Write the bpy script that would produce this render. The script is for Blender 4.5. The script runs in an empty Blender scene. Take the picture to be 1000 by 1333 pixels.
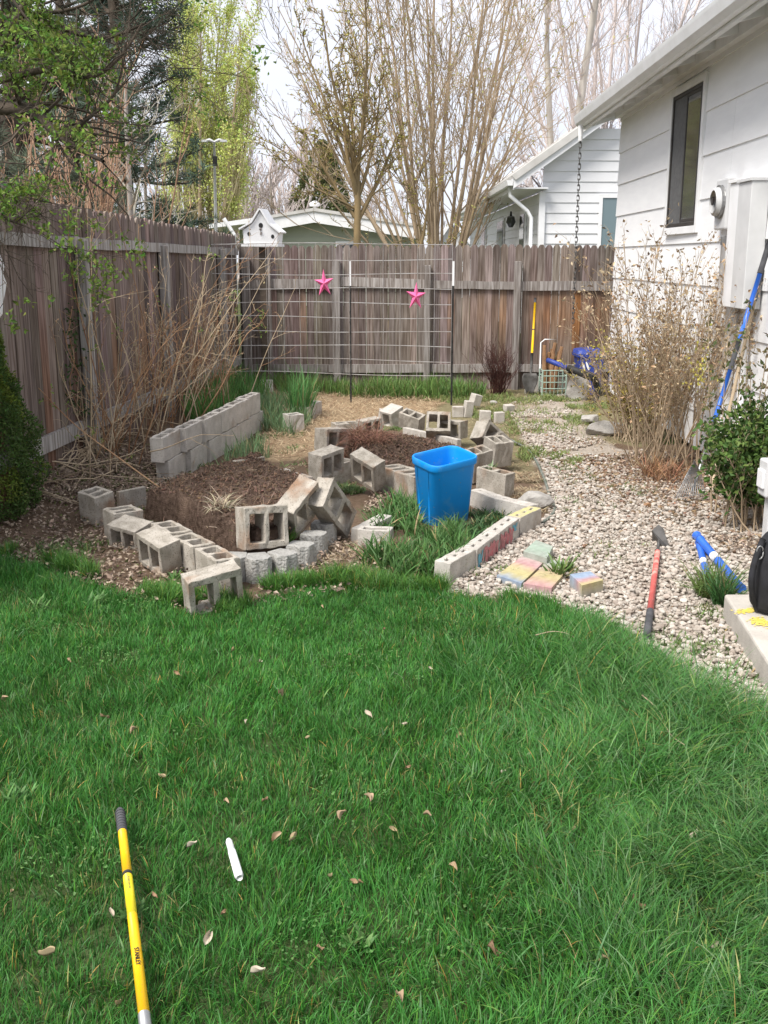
import bpy, math, random
import numpy as np
from mathutils import Vector, Matrix, Euler
rng = np.random.default_rng(11); random.seed(5)
sc = bpy.context.scene
COL = sc.collection
# ------------------------------------------------------------------ camera
F = 1370.0; H = 1.7; TH = math.atan(329.5 / F)
FW = np.array([0, math.cos(TH), -math.sin(TH)]); UP = np.array([0, math.sin(TH), math.cos(TH)]); RT = np.array([1., 0, 0]); CAM = np.array([0, 0, H])
cam = bpy.data.cameras.new('camera'); camo = bpy.data.objects.new('camera', cam); COL.objects.link(camo)
camo.location = (0, 0, H); camo.rotation_euler = (math.pi / 2 - TH, 0, 0)
cam.sensor_fit = 'VERTICAL'; cam.sensor_height = 36; cam.lens = 36 * F / 1333; cam.clip_start = .05; cam.clip_end = 2000
sc.camera = camo
def ray(px, py): return FW * F + RT * (px - 500) + UP * (666.5 - py)
def P(px, py, z=0.0):
    d = ray(px, py); return CAM + d * ((z - H) / d[2])
def PY(px, py, Y):
    d = ray(px, py); return CAM + d * (Y / d[1])
WX0, WY0, WS = 2.88, 13.5, .0168
def wallx(Y): return WX0 + WS * (Y - WY0)
def PW(px, py, off=0.0):                       # where a view ray meets the house wall
    d = ray(px, py); t = (WX0 - off - WS * WY0) / (d[0] - WS * d[1]); return CAM + d * t
# ------------------------------------------------------------------ object helpers
ORG = {}
def tag(o, label=None, cat=None, group=None, kind=None):
    if label: o['label'] = label
    if cat: o['category'] = cat
    if group: o['group'] = group
    if kind: o['kind'] = kind
    return o
def thing(name, label, cat, loc=(0, 0, 0), group=None):
    o = bpy.data.objects.new(name, None); COL.objects.link(o); o.location = tuple(float(v) for v in loc); o.empty_display_size = .1
    ORG[o.name] = np.array(loc, float); return tag(o, label, cat, group)
def setmesh(me, V, Fs, col=None, smooth=False):
    V = np.asarray(V, np.float32); me.vertices.add(len(V)); me.vertices.foreach_set('co', V.ravel())
    if not isinstance(Fs, (list, tuple)) or (len(Fs) and not isinstance(Fs[0], np.ndarray)): Fs = [np.asarray(Fs)] if len(set(len(f) for f in Fs)) == 1 else [np.array([f for f in Fs if len(f) == k]) for k in sorted(set(len(f) for f in Fs))]
    Fs = [f for f in Fs if len(f)]
    idx = np.concatenate([f.ravel() for f in Fs]).astype(np.int32)
    cnt = np.concatenate([np.full(len(f), f.shape[1]) for f in Fs]).astype(np.int32)
    st = np.concatenate([[0], np.cumsum(cnt)[:-1]]).astype(np.int32)
    me.loops.add(len(idx)); me.loops.foreach_set('vertex_index', idx)
    me.polygons.add(len(cnt)); me.polygons.foreach_set('loop_start', st); me.polygons.foreach_set('loop_total', cnt)
    me.polygons.foreach_set('use_smooth', np.full(len(cnt), bool(smooth)))
    me.update(calc_edges=True); me.validate()
    if col is not None:
        a = me.color_attributes.new('Col', 'FLOAT_COLOR', 'POINT'); c = np.ones((len(V), 4), np.float32); c[:, :3] = col; a.data.foreach_set('color', c.ravel())
def mk(name, V, Fs, m, parent=None, col=None, smooth=False, org=None, bevel=0, seg=2):
    V = np.asarray(V, float)
    o_ = ORG[parent.name] if parent is not None else (np.array(org, float) if org is not None else np.array([V[:, 0].mean(), V[:, 1].mean(), V[:, 2].min()]))
    me = bpy.data.meshes.new(name); setmesh(me, V - o_, Fs, col, smooth); me.materials.append(m)
    o = bpy.data.objects.new(name, me); COL.objects.link(o)
    if parent is not None: o.parent = parent
    else: o.location = tuple(o_)
    ORG[o.name] = o_
    if bevel:
        b = o.modifiers.new('bevel', 'BEVEL'); b.width = bevel; b.segments = seg; b.limit_method = 'ANGLE'; b.angle_limit = .7
    return o
class G:                                        # collects simple solids into one mesh
    def __init__(s): s.V = []; s.F = []; s.C = []; s.n = 0
    def add(s, V, Fc, c=None):
        V = np.asarray(V, float); s.V.append(V); s.F += [[i + s.n for i in f] for f in Fc]; s.n += len(V)
        s.C.append(np.tile(np.array(c if c is not None else (1, 1, 1), float), (len(V), 1))); return s
    def box(s, lo, hi, c=None, M=None):
        x0, y0, z0 = lo; x1, y1, z1 = hi
        V = np.array([(x, y, z) for z in (z0, z1) for x, y in ((x0, y0), (x1, y0), (x1, y1), (x0, y1))], float)
        if M is not None: V = V @ np.array(M)[:3, :3].T + np.array(M)[:3, 3]
        return s.add(V, [(3, 2, 1, 0), (4, 5, 6, 7), (0, 1, 5, 4), (1, 2, 6, 5), (2, 3, 7, 6), (3, 0, 4, 7)], c)
    def bar(s, a, b, w, h, c=None, up=(0, 0, 1)):  # box from a to b, w across, h along up
        a = np.array(a, float); b = np.array(b, float); t = b - a; L = np.linalg.norm(t); t /= L
        u = np.array(up, float); x = np.cross(t, u); x /= np.linalg.norm(x); u = np.cross(x, t)
        V = [p + x * sx * w / 2 + u * su * h / 2 for p in (a, b) for sx, su in ((-1, -1), (1, -1), (1, 1), (-1, 1))]
        return s.add(V, [(0, 1, 2, 3), (7, 6, 5, 4), (0, 4, 5, 1), (1, 5, 6, 2), (2, 6, 7, 3), (3, 7, 4, 0)], c)
    def tube(s, pts, r, n=8, c=None, cap=True):
        pts = np.array(pts, float); K = len(pts); r = np.full(K, r) if np.isscalar(r) else np.array(r, float)
        V, Fq = tubes([pts], [r], n); Fc = [list(q) for q in Fq]
        if cap: Fc += [list(range(n))[::-1], list(range((K - 1) * n, K * n))]
        return s.add(V, Fc, c)
    def prism(s, pts2, d0, d1, fr, c=None):      # polygon (u,v) extruded along w; fr = function (u,v,w)->xyz
        n = len(pts2); V = [fr(u, v, d0) for u, v in pts2] + [fr(u, v, d1) for u, v in pts2]
        return s.add(V, [list(range(n))[::-1], list(range(n, 2 * n))] + [[i, (i + 1) % n, n + (i + 1) % n, n + i] for i in range(n)], c)
    def build(s, name, m, parent=None, **k):
        return mk(name, np.concatenate(s.V), s.F, m, parent, col=np.concatenate(s.C), **k)
def tubes(polys, radii, n=5):
    VV = []; FF = []; base = 0
    byK = {}
    for p, r in zip(polys, radii): byK.setdefault(len(p), []).append((p, r))
    ang = np.arange(n) * 2 * math.pi / n; ca, sa = np.cos(ang), np.sin(ang)
    for K, lst in byK.items():
        A = np.array([l[0] for l in lst], float); R = np.array([l[1] for l in lst], float); N = len(A)
        T = np.gradient(A, axis=1); T /= np.linalg.norm(T, axis=2, keepdims=True) + 1e-9
        D = A[:, -1] - A[:, 0]; D = D / (np.linalg.norm(D, axis=1, keepdims=True) + 1e-9)
        ref = np.where(np.abs(D[:, 2:3]) < .7, np.array([[0, 0, 1.]]), np.array([[1., 0, 0]]))
        X = np.cross(T, ref[:, None, :]); X /= np.linalg.norm(X, axis=2, keepdims=True) + 1e-9; Y = np.cross(T, X)
        V = A[:, :, None, :] + R[:, :, None, None] * (X[:, :, None, :] * ca[None, None, :, None] + Y[:, :, None, :] * sa[None, None, :, None])
        VV.append(V.reshape(-1, 3))
        k = np.arange(K - 1)[:, None]; j = np.arange(n)[None, :]; j2 = (j + 1) % n
        q = np.stack([k * n + j, (k + 1) * n + j, (k + 1) * n + j2, k * n + j2], -1).reshape(-1, 4)
        FF.append((q[None] + (np.arange(N) * K * n)[:, None, None] + base).reshape(-1, 4)); base += N * K * n
    return np.concatenate(VV), np.concatenate(FF)
def polyobj(name, polys, radii, m, parent=None, n=5, smooth=True, cols=None, **k):
    V, Fq = tubes(polys, radii, n); return mk(name, V, [Fq], m, parent, smooth=smooth, **k)
def blades(root, h, w, az, lean, curve, colb, colt, seg=4, bend=None):
    """grass ribbons: root (N,3), arrays; returns V,F,C"""
    N = len(root); t = np.linspace(0, 1, seg + 1)
    d = np.stack([np.cos(az), np.sin(az), np.zeros(N)], 1); sd = np.stack([-np.sin(az), np.cos(az), np.zeros(N)], 1)
    tw = rng.uniform(-1.2, 1.2, N); sd = sd * np.cos(tw)[:, None] + d * np.sin(tw)[:, None]
    ang = lean[:, None] + curve[:, None] * t[None]
    dt = 1 / seg; hx = np.concatenate([np.zeros((N, 1)), np.cumsum(np.sin(ang[:, :-1]) * dt, 1)], 1) * h[:, None]
    hz = np.concatenate([np.zeros((N, 1)), np.cumsum(np.cos(ang[:, :-1]) * dt, 1)], 1) * h[:, None]
    c = root[:, None] + d[:, None] * hx[..., None]; c[..., 2] += hz
    ww = w[:, None] * np.array([.8, 1, .9, .62, .0][:seg + 1] if seg == 4 else np.append(np.linspace(1, .7, seg), 0))[None] * .5
    L = c - sd[:, None] * ww[..., None]; R = c + sd[:, None] * ww[..., None]
    V = np.concatenate([np.stack([L[:, :-1], R[:, :-1]], 2).reshape(N, -1, 3), c[:, -1:]], 1); nv = 2 * seg + 1
    b = np.arange(N)[:, None] * nv
    q = np.concatenate([np.stack([b + 2 * k, b + 2 * k + 1, b + 2 * k + 3, b + 2 * k + 2], -1) for k in range(seg - 1)], 1).reshape(-1, 4)
    tr = np.concatenate([b + 2 * seg - 2, b + 2 * seg - 1, b + 2 * seg], 1)
    tt = np.concatenate([np.repeat(t[:-1], 2), [1]])
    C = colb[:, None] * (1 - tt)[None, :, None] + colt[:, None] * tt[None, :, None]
    return V.reshape(-1, 3), [q, tr], C.reshape(-1, 3)
def leaves(Pt, size, col, asp=.5, flat=0.0, nrm=None, fold=.25):
    """leaf shaped quads (two triangles folded on the midrib)"""
    N = len(Pt); a = rng.normal(size=(N, 3)); a[:, 2] *= (1 - flat); a /= np.linalg.norm(a, axis=1, keepdims=True)
    b = rng.normal(size=(N, 3)); b[:, 2] *= (1 - flat) ; b -= a * (a * b).sum(1)[:, None]; b /= np.linalg.norm(b, axis=1, keepdims=True)
    nn = np.cross(a, b); s = np.asarray(size).reshape(-1, 1) * np.ones((N, 1)); w = s * asp
    mid = Pt + a * s * .5
    V = np.stack([Pt, mid + b * w * .5 + nn * w * fold, Pt + a * s, mid - b * w * .5 + nn * w * fold], 1)
    f = np.arange(N)[:, None] * 4; T = np.concatenate([f + np.array([[0, 1, 2]]), f + np.array([[0, 2, 3]])], 0)
    return V.reshape(-1, 3), [T], np.repeat(col, 4, 0)
def vary(base, N, s=.15, hue=.06):
    c = np.tile(np.array(base, float), (N, 1)) * rng.normal(1, s, (N, 1)).clip(.4, 1.8); return (c * (1 + rng.normal(0, hue, (N, 3)))).clip(.003, .95)
def inpoly(x, y, poly):
    x = np.asarray(x); y = np.asarray(y); c = np.zeros(x.shape, bool); n = len(poly); j = n - 1
    for i in range(n):
        xi, yi = poly[i][:2]; xj, yj = poly[j][:2]
        k = ((yi > y) != (yj > y)) & (x < (xj - xi) * (y - yi) / (yj - yi + 1e-12) + xi); c ^= k; j = i
    return c
def pdist(x, y, poly):
    d = np.full(np.shape(x), 1e9); n = len(poly)
    for i in range(n):
        ax, ay = poly[i][:2]; bx, by = poly[(i + 1) % n][:2]; dx, dy = bx - ax, by - ay
        t = (((x - ax) * dx + (y - ay) * dy) / (dx * dx + dy * dy + 1e-12)).clip(0, 1)
        d = np.minimum(d, np.hypot(x - ax - t * dx, y - ay - t * dy))
    return d
def vnoise(x, y, s, seed=0):                    # smooth value noise
    r = np.random.default_rng(seed + 77); T = r.random((256, 256)); u = np.asarray(x) / s + 100.3; v = np.asarray(y) / s + 100.7
    i = np.floor(u).astype(int); j = np.floor(v).astype(int); fu = u - i; fv = v - j; fu = fu * fu * (3 - 2 * fu); fv = fv * fv * (3 - 2 * fv)
    g = lambda a, b: T[a % 256, b % 256]
    return (g(i, j) * (1 - fu) + g(i + 1, j) * fu) * (1 - fv) + (g(i, j + 1) * (1 - fu) + g(i + 1, j + 1) * fu) * fv
def fbm(x, y, s, o=4, seed=0): return sum(vnoise(x, y, s / 2 ** k, seed + k) / 2 ** k for k in range(o)) / sum(1 / 2 ** k for k in range(o))
def scatter(poly, n, seed=None):
    p = np.array([q[:2] for q in poly]); lo = p.min(0); hi = p.max(0); out = np.zeros((0, 2))
    while len(out) < n:
        c = rng.uniform(lo, hi, (n * 2, 2)); out = np.concatenate([out, c[inpoly(c[:, 0], c[:, 1], poly)]])
    return out[:n]
# ------------------------------------------------------------------ materials
def mat(name, c1, c2=None, scale=8, rough=.8, bump=0., bscale=60, attr=False, stretch=(1, 1, 1), metal=0, spec=.3, c3=None, s3=2., t3=(.55, .7), trans=0., detail=4, coords='Object', bdist=.01, sheen=0, vor=0, vscale=100, vcol=(.2, .2, .2)):
    m = bpy.data.materials.new(name); m.use_nodes = True; nt = m.node_tree; N = nt.nodes; L = nt.links; N.clear()
    out = N.new('ShaderNodeOutputMaterial'); b = N.new('ShaderNodeBsdfPrincipled'); L.new(b.outputs[0], out.inputs[0])
    b.inputs['Roughness'].default_value = rough; b.inputs['Metallic'].default_value = metal; b.inputs['Specular IOR Level'].default_value = spec
    tc = N.new('ShaderNodeTexCoord'); mp = N.new('ShaderNodeMapping'); mp.inputs['Scale'].default_value = stretch; L.new(tc.outputs[coords], mp.inputs[0])
    if name.startswith('concrete'):
        oi = N.new('ShaderNodeObjectInfo'); mu = N.new('ShaderNodeVectorMath'); mu.operation = 'SCALE'; mu.inputs[3].default_value = 37.; cx_ = N.new('ShaderNodeCombineXYZ'); L.new(oi.outputs['Random'], cx_.inputs[0]); L.new(oi.outputs['Random'], cx_.inputs[2]); L.new(cx_.outputs[0], mu.inputs[0]); L.new(mu.outputs[0], mp.inputs['Location'])
    def noise(s, d=detail):
        n = N.new('ShaderNodeTexNoise'); n.inputs['Scale'].default_value = s; n.inputs['Detail'].default_value = d; L.new(mp.outputs[0], n.inputs['Vector']); return n
    def ramp(src, a, bb):
        r = N.new('ShaderNodeMapRange'); r.inputs[1].default_value = a; r.inputs[2].default_value = bb; L.new(src, r.inputs[0]); return r.outputs[0]
    def mix(f, a, bb, t='MIX'):
        x = N.new('ShaderNodeMix'); x.data_type = 'RGBA'; x.blend_type = t
        if hasattr(f, 'links'): L.new(f, x.inputs[0])
        else: x.inputs[0].default_value = f
        for s, v in ((6, a), (7, bb)):
            if hasattr(v, 'links'): L.new(v, x.inputs[s])
            else: x.inputs[s].default_value = (*v, 1)
        return x.outputs[2]
    c = None
    if c2 is not None: c = mix(ramp(noise(scale).outputs[0], .36, .64), c1, c2)
    if c3 is not None: c = mix(ramp(noise(s3).outputs[0], *t3), c if c is not None else c1, c3)
    if vor:
        v = N.new('ShaderNodeTexVoronoi'); v.inputs['Scale'].default_value = vscale; L.new(mp.outputs[0], v.inputs[0])
        rr = N.new('ShaderNodeMapRange'); rr.inputs[1].default_value = vor; rr.inputs[2].default_value = vor * .6; L.new(v.outputs['Distance'], rr.inputs[0])
        c = mix(rr.outputs[0], c if c is not None else c1, vcol)
    if attr:
        a = N.new('ShaderNodeAttribute'); a.attribute_name = 'Col'
        c = mix(1.0, c if c is not None else c1, a.outputs[0], 'MULTIPLY')
    if c is None: b.inputs['Base Color'].default_value = (*c1, 1)
    else: L.new(c, b.inputs['Base Color'])
    if bump:
        bn = noise(bscale, 6); bu = N.new('ShaderNodeBump'); bu.inputs['Strength'].default_value = bump; bu.inputs['Distance'].default_value = bdist
        L.new(bn.outputs[0], bu.inputs['Height']); L.new(bu.outputs[0], b.inputs['Normal'])
    if trans:
        t = N.new('ShaderNodeBsdfTranslucent'); ms = N.new('ShaderNodeMixShader'); ms.inputs[0].default_value = trans
        if c is None: t.inputs[0].default_value = (*c1, 1)
        else: L.new(c, t.inputs[0])
        L.new(b.outputs[0], ms.inputs[1]); L.new(t.outputs[0], ms.inputs[2]); L.new(ms.outputs[0], out.inputs[0])
    return m
W1 = (1, 1, 1)
M = dict(
 blade=mat('grass_blade', W1, attr=True, rough=.55, spec=.35, trans=.3),
 leaf=mat('leaf', W1, attr=True, rough=.6, spec=.3, trans=.35),
 dry=mat('dry_plant', W1, attr=True, rough=.9, spec=.1, trans=.1),
 ground=mat('ground_dirt', W1, (.72, .7, .68), 30, attr=True, rough=.95, spec=.1, bump=.8, bscale=90, bdist=.02),
 stone=mat('pebble', W1, (.8, .78, .76), 60, attr=True, rough=.85, spec=.2),
 soil=mat('soil', (.066, .044, .033), (.15, .105, .082), 34, rough=1, spec=.05, bump=1, bscale=130, bdist=.02, c3=(.2, .14, .105), s3=5, t3=(.55, .75)),
 block=mat('concrete', (.45, .41, .355), (.31, .28, .235), 14, rough=.95, spec=.1, bump=.55, bscale=110, bdist=.008, c3=(.28, .185, .125), s3=4.2, t3=(.57, .72), vor=.26, vscale=70, vcol=(.15, .13, .11)),
 blocklight=mat('concrete_light', (.52, .485, .44), (.42, .39, .35), 12, rough=.95, spec=.1, bump=.5, bscale=110, bdist=.006, c3=(.30, .235, .18), s3=3.6, t3=(.6, .75), vor=.22, vscale=70, vcol=(.2, .18, .15)),
 split=mat('split_face', (.40, .39, .365), (.31, .30, .28), 25, rough=.95, spec=.1, bump=.9, bscale=70, bdist=.015, vor=.22, vscale=60, vcol=(.22, .19, .16)),
 wood=mat('weathered_wood', W1, (.44, .40, .37), 3.0, attr=True, rough=.9, spec=.12, bump=.5, bscale=7, bdist=.006, stretch=(14, 14, .8), c3=(.46, .43, .42), s3=1.6, t3=(.55, .72), detail=8),
 bark=mat('bark', (.21, .16, .12), (.12, .09, .07), 6, rough=.95, spec=.1, bump=.6, bscale=20, stretch=(3, 3, .6)),
 barkw=mat('bark_willow', (.46, .36, .25), (.33, .25, .17), 3, rough=.95, spec=.1),
 barkd=mat('bark_dark', (.12, .095, .075), (.06, .05, .04), 6, rough=.95, spec=.1, bump=.5, bscale=25),
 barkp=mat('bark_pale', (.52, .48, .43), (.33, .30, .27), 3, rough=.9, spec=.1, stretch=(2, 2, .5)),
 twigp=mat('twig_far', (.60, .53, .50), (.48, .41, .385), .5, rough=.95, spec=.05),
 salmon=mat('twig_salmon', (.50, .32, .21), (.34, .21, .15), 3, rough=.85, spec=.1),
 cane=mat('cane', (.42, .27, .16), (.30, .16, .09), 5, rough=.85, spec=.15),
 canelt=mat('cane_pale', (.55, .44, .31), (.40, .31, .21), 5, rough=.9, spec=.1),
 shrubtwig=mat('shrub_twig', (.46, .36, .25), (.32, .24, .16), 8, rough=.9, spec=.1),
 darktwig=mat('twig_dark', (.11, .05, .04), (.06, .03, .028), 8, rough=.9, spec=.1),
 siding=mat('painted_siding', (.86, .86, .86), (.82, .82, .825), 3, rough=.6, spec=.3, bump=.25, bscale=9, bdist=.005, stretch=(1, 1, 5), c3=(.76, .76, .75), s3=.8, t3=(.6, .9)),
 white=mat('white_paint', (.82, .82, .82), (.74, .74, .735), 5, rough=.55, spec=.3),
 vinyl=mat('vinyl_siding', (.78, .78, .79), (.72, .72, .73), 1.5, rough=.5, spec=.3),
 sage=mat('sage_siding', (.44, .47, .38), (.40, .43, .35), 1, rough=.7, spec=.2),
 roofw=mat('roof_pale', (.60, .585, .56), (.50, .48, .45), 3, rough=.9, spec=.1),
 roofb=mat('roof_shingle_blue', (.20, .225, .28), (.26, .285, .34), 10, rough=.9, spec=.1),
 dark=mat('dark_frame', (.035, .03, .028), (.05, .045, .04), 5, rough=.5, spec=.3),
 glass=mat('window_glass', (.05, .055, .06), rough=.06, spec=.8),
 screen=mat('window_screen', (.10, .10, .10), (.13, .13, .13), 30, rough=.7),
 plaster=mat('plastic_grey', (.62, .62, .62), (.56, .56, .56), 6, rough=.45, spec=.4),
 metal=mat('galvanised', (.42, .42, .42), (.3, .3, .3), 20, rough=.45, metal=.8),
 rust=mat('wire_rust', (.33, .30, .28), (.22, .17, .14), 5, rough=.7, metal=.3),
 wire=mat('wire', (.46, .45, .44), (.32, .29, .27), 6, rough=.6, metal=.3),
 black=mat('black_metal', (.02, .02, .02), (.035, .033, .03), 10, rough=.6, spec=.3),
 blackfab=mat('black_fabric', (.018, .018, .02), (.03, .03, .035), 20, rough=.9, bump=.4, bscale=200, bdist=.002),
 blue=mat('blue_plastic', (.006, .27, .74), (.006, .24, .68), 3, rough=.45, spec=.3, bump=.1, bscale=9, c3=(.06, .29, .62), s3=9, t3=(.56, .74), vor=.10, vscale=22, vcol=(.14, .26, .42)),
 bluepole=mat('blue_fibreglass', (.03, .14, .60), (.025, .12, .5), 8, rough=.35, spec=.5),
 bluebin=mat('blue_bin', (.03, .06, .30), (.025, .05, .25), 5, rough=.5, spec=.4),
 yellow=mat('yellow_pole', (.84, .50, .005), (.76, .44, .006), 9, rough=.42, spec=.4, c3=(.62, .38, .04), s3=40, t3=(.62, .72), vor=.13, vscale=90, vcol=(.30, .20, .06)),
 yellowlt=mat('yellow_label', (.80, .68, .02), (.76, .62, .02), 6, rough=.4, spec=.4),
 red=mat('faded_red_pole', (.62, .13, .11), (.52, .10, .09), 12, rough=.6, spec=.25, c3=(.55, .30, .25), s3=14, t3=(.52, .66)),
 grip=mat('rubber_grip', (.05, .05, .055), (.09, .09, .095), 12, rough=.8, spec=.2),
 pink=mat('pink_star', (.82, .16, .36), (.74, .12, .30), 6, rough=.45, spec=.4),
 green=mat('green_handle', (.06, .33, .07), rough=.45),
 steel=mat('worn_steel', (.13, .125, .12), (.07, .065, .06), 14, rough=.6, metal=.3),
 rock=mat('rock', (.40, .38, .35), (.28, .26, .24), 8, rough=.95, bump=.7, bscale=25, bdist=.02),
 chalk=mat('chalk_paver', W1, (.85, .85, .85), 30, attr=True, rough=.95, spec=.1, bump=.4, bscale=80, bdist=.005),
 slab=mat('slab_concrete', (.50, .465, .415), (.41, .38, .34), 7, rough=.95, spec=.1, bump=.5, bscale=90, bdist=.006, vor=.12, vscale=40, vcol=(.28, .26, .23)),
 trunkw=mat('firewood', (.33, .19, .10), (.2, .11, .06), 9, rough=.9),
 whitepl=mat('white_plastic', (.84, .84, .85), (.77, .77, .77), 5, rough=.42, spec=.4),
 gravelbase=mat('x', (.4, .36, .32)),
)
# ------------------------------------------------------------------ sky and light
w = bpy.data.worlds.new('World'); sc.world = w; w.use_nodes = True; nt = w.node_tree; N = nt.nodes; L = nt.links
bg = N['Background']; sky = N.new('ShaderNodeTexSky'); sky.sky_type = 'NISHITA'; sky.sun_disc = False
SEL, SAZ = math.radians(54), math.radians(228)
sky.sun_elevation = SEL; sky.sun_rotation = SAZ
tc = N.new('ShaderNodeTexCoord'); mp = N.new('ShaderNodeMapping'); mp.inputs['Scale'].default_value = (1, 1, 2.2); L.new(tc.outputs['Generated'], mp.inputs[0])
ns = N.new('ShaderNodeTexNoise'); ns.inputs['Scale'].default_value = 2.2; ns.inputs['Detail'].default_value = 5; L.new(mp.outputs[0], ns.inputs['Vector'])
mr = N.new('ShaderNodeMapRange'); mr.inputs[1].default_value = .35; mr.inputs[2].default_value = .62; mr.inputs[3].default_value = .86; mr.inputs[4].default_value = 1.0; L.new(ns.outputs[0], mr.inputs[0])
cl = N.new('ShaderNodeMix'); cl.data_type = 'RGBA'; cl.inputs[6].default_value = (5.2, 5.5, 6.6, 1); cl.inputs[7].default_value = (7.6, 7.7, 8.1, 1); L.new(ns.outputs[0], cl.inputs[0])
mx = N.new('ShaderNodeMix'); mx.data_type = 'RGBA'; L.new(mr.outputs[0], mx.inputs[0]); L.new(sky.outputs[0], mx.inputs[6]); L.new(cl.outputs[2], mx.inputs[7])
L.new(mx.outputs[2], bg.inputs[0]); bg.inputs[1].default_value = .1
sl = bpy.data.lights.new('sun', 'SUN'); sl.energy = 3.4; sl.angle = math.radians(24); sl.color = (1, .96, .9)
so = bpy.data.objects.new('sun', sl); COL.objects.link(so)
sd = Vector((math.sin(SAZ) * math.cos(SEL), math.cos(SAZ) * math.cos(SEL), math.sin(SEL)))   # towards the sun
so.rotation_euler = sd.to_track_quat('Z', 'Y').to_euler(); so.location = sd * 30
sc.view_settings.view_transform = 'Standard'; sc.view_settings.look = 'None'; sc.view_settings.gamma = 1; sc.view_settings.exposure = .70
sc.cycles.max_bounces = 6; sc.cycles.transparent_max_bounces = 8
# ================================================================== the setting
LAWN = [P(*p)[:2] for p in [(0,728),(60,742),(100,760),(160,776),(240,798),(310,806),(338,782),(430,764),(480,774),(585,778),(640,786),(700,792),(790,820),(850,865),(900,905),(960,935),(1000,945)]] + [(2.4, 3.2), (4, 2.4), (4, .4), (-4, .4), (-4, 7.2), (-2.6, 6.5)]
LAWN = [tuple(map(float, p)) for p in LAWN]
GRAV = [(.30,5.05),(.36,5.45),(.80,6.38),(1.12,6.95),(1.27,8.0),(1.30,8.6),(1.38,10.6),(1.42,12.3),(1.9,13.6),(2.5,13.6),(2.15,11),(2.15,9.6),(2.75,9.0),(2.95,7.5),(2.95,5.0),(2.95,3.2),(1.7,3.3),(1.38,3.75),(1.2,4.38),(1.1,4.81),(.8,5.12),(.57,5.2)]
STRAW = [(-1.5,13.9),(.3,13.6),(.75,12.7),(.5,11.7),(.1,11.3),(-.5,10.7),(-.6,9.3),(-.9,8.9),(-1.15,9.6),(-1.3,11.5)]
FX0, FY0, FS = -2.40, 8.4, .085
def fencex(y): return FX0 + FS * (np.asarray(y) - FY0)
PAVE = [[tuple(P(*p, .04)[:2]) for p in q] for q in ([(646.8, 748.8), (685.2, 720), (712.4, 727.2), (678.8, 759.2)], [(682, 759.5), (716, 728.5), (746, 733), (718, 765.5)])]
def gz(x, y):
    x = np.asarray(x, float); y = np.asarray(y, float)
    k = 1 - ((x - fencex(y)) / 1.0).clip(0, 1); k = k * k * (3 - 2 * k) * ((y - 6.3) / 1.2).clip(0, 1)
    return .15 * k + .018 * (fbm(x, y, .9, 3, 3) - .5)
# ---- ground: one sheet to the horizon, fine in the garden
def axis(a, b, st, far):
    c = np.arange(a, b + 1e-6, st); e = [st]; lo = []; hi = []; s = st; p = c[0]; q = c[-1]
    while q < far: s *= 1.45; q += s; p -= s; hi.append(q); lo.append(p)
    return np.concatenate([lo[::-1], c, hi])
gx = axis(-3.2, 3.3, .03, 400); gy = axis(1.0, 14.6, .03, 400); X, Y = np.meshgrid(gx, gy)
x = X.ravel(); y = Y.ravel(); near = (x > -3.3) & (x < 3.4) & (y > .9) & (y < 14.8)
z = np.where(near, gz(x, y), 0.) + np.where(near, .012 * (fbm(x, y, .12, 3, 9) - .5), 0)
c = np.tile(np.array([.175, .122, .085]), (len(x), 1))
def soft(poly, wd, seed=1):
    ins = inpoly(x[near], y[near], poly); d = pdist(x[near], y[near], poly); s = np.where(ins, d, -d) + (fbm(x[near], y[near], .25, 3, seed) - .5) * wd * 3
    o = np.zeros(len(x)); o[near] = (s / wd + .5).clip(0, 1); return o[:, None]
c = c * (.85 + .3 * fbm(x, y, .3, 4, 20))[:, None]
far = (~near)[:, None]; c = np.where(far, np.array([[.10, .11, .05]]), c)
k = soft([(-1.4,14.2),(3,14.2),(3,9.8),(1.5,9.7),(1.1,8.2),(.9,9.4),(.3,10.6),(-.3,11.2),(-.8,9.5),(-1.2,9)], .15, 4); c = c * (1 - k) + k * np.array([[.24, .21, .12]])
k = soft(STRAW, .12, 5); c = c * (1 - k) + k * np.array([[.40, .30, .19]])
k = soft(GRAV, .05, 6); c = c * (1 - k) + k * np.array([[.45, .395, .335]])
k = soft(LAWN, .05, 7); c = c * (1 - k) + k * np.array([[.075, .105, .04]])
nx, ny = len(gx), len(gy); i = np.arange(nx - 1)[None]; j = np.arange(ny - 1)[:, None]; q = np.stack([j * nx + i, j * nx + i + 1, (j + 1) * nx + i + 1, (j + 1) * nx + i], -1).reshape(-1, 4)
tag(mk('ground', np.stack([x, y, z], 1), [q], M['ground'], col=c, smooth=True, org=(0, 0, 0)), kind='structure')
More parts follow.
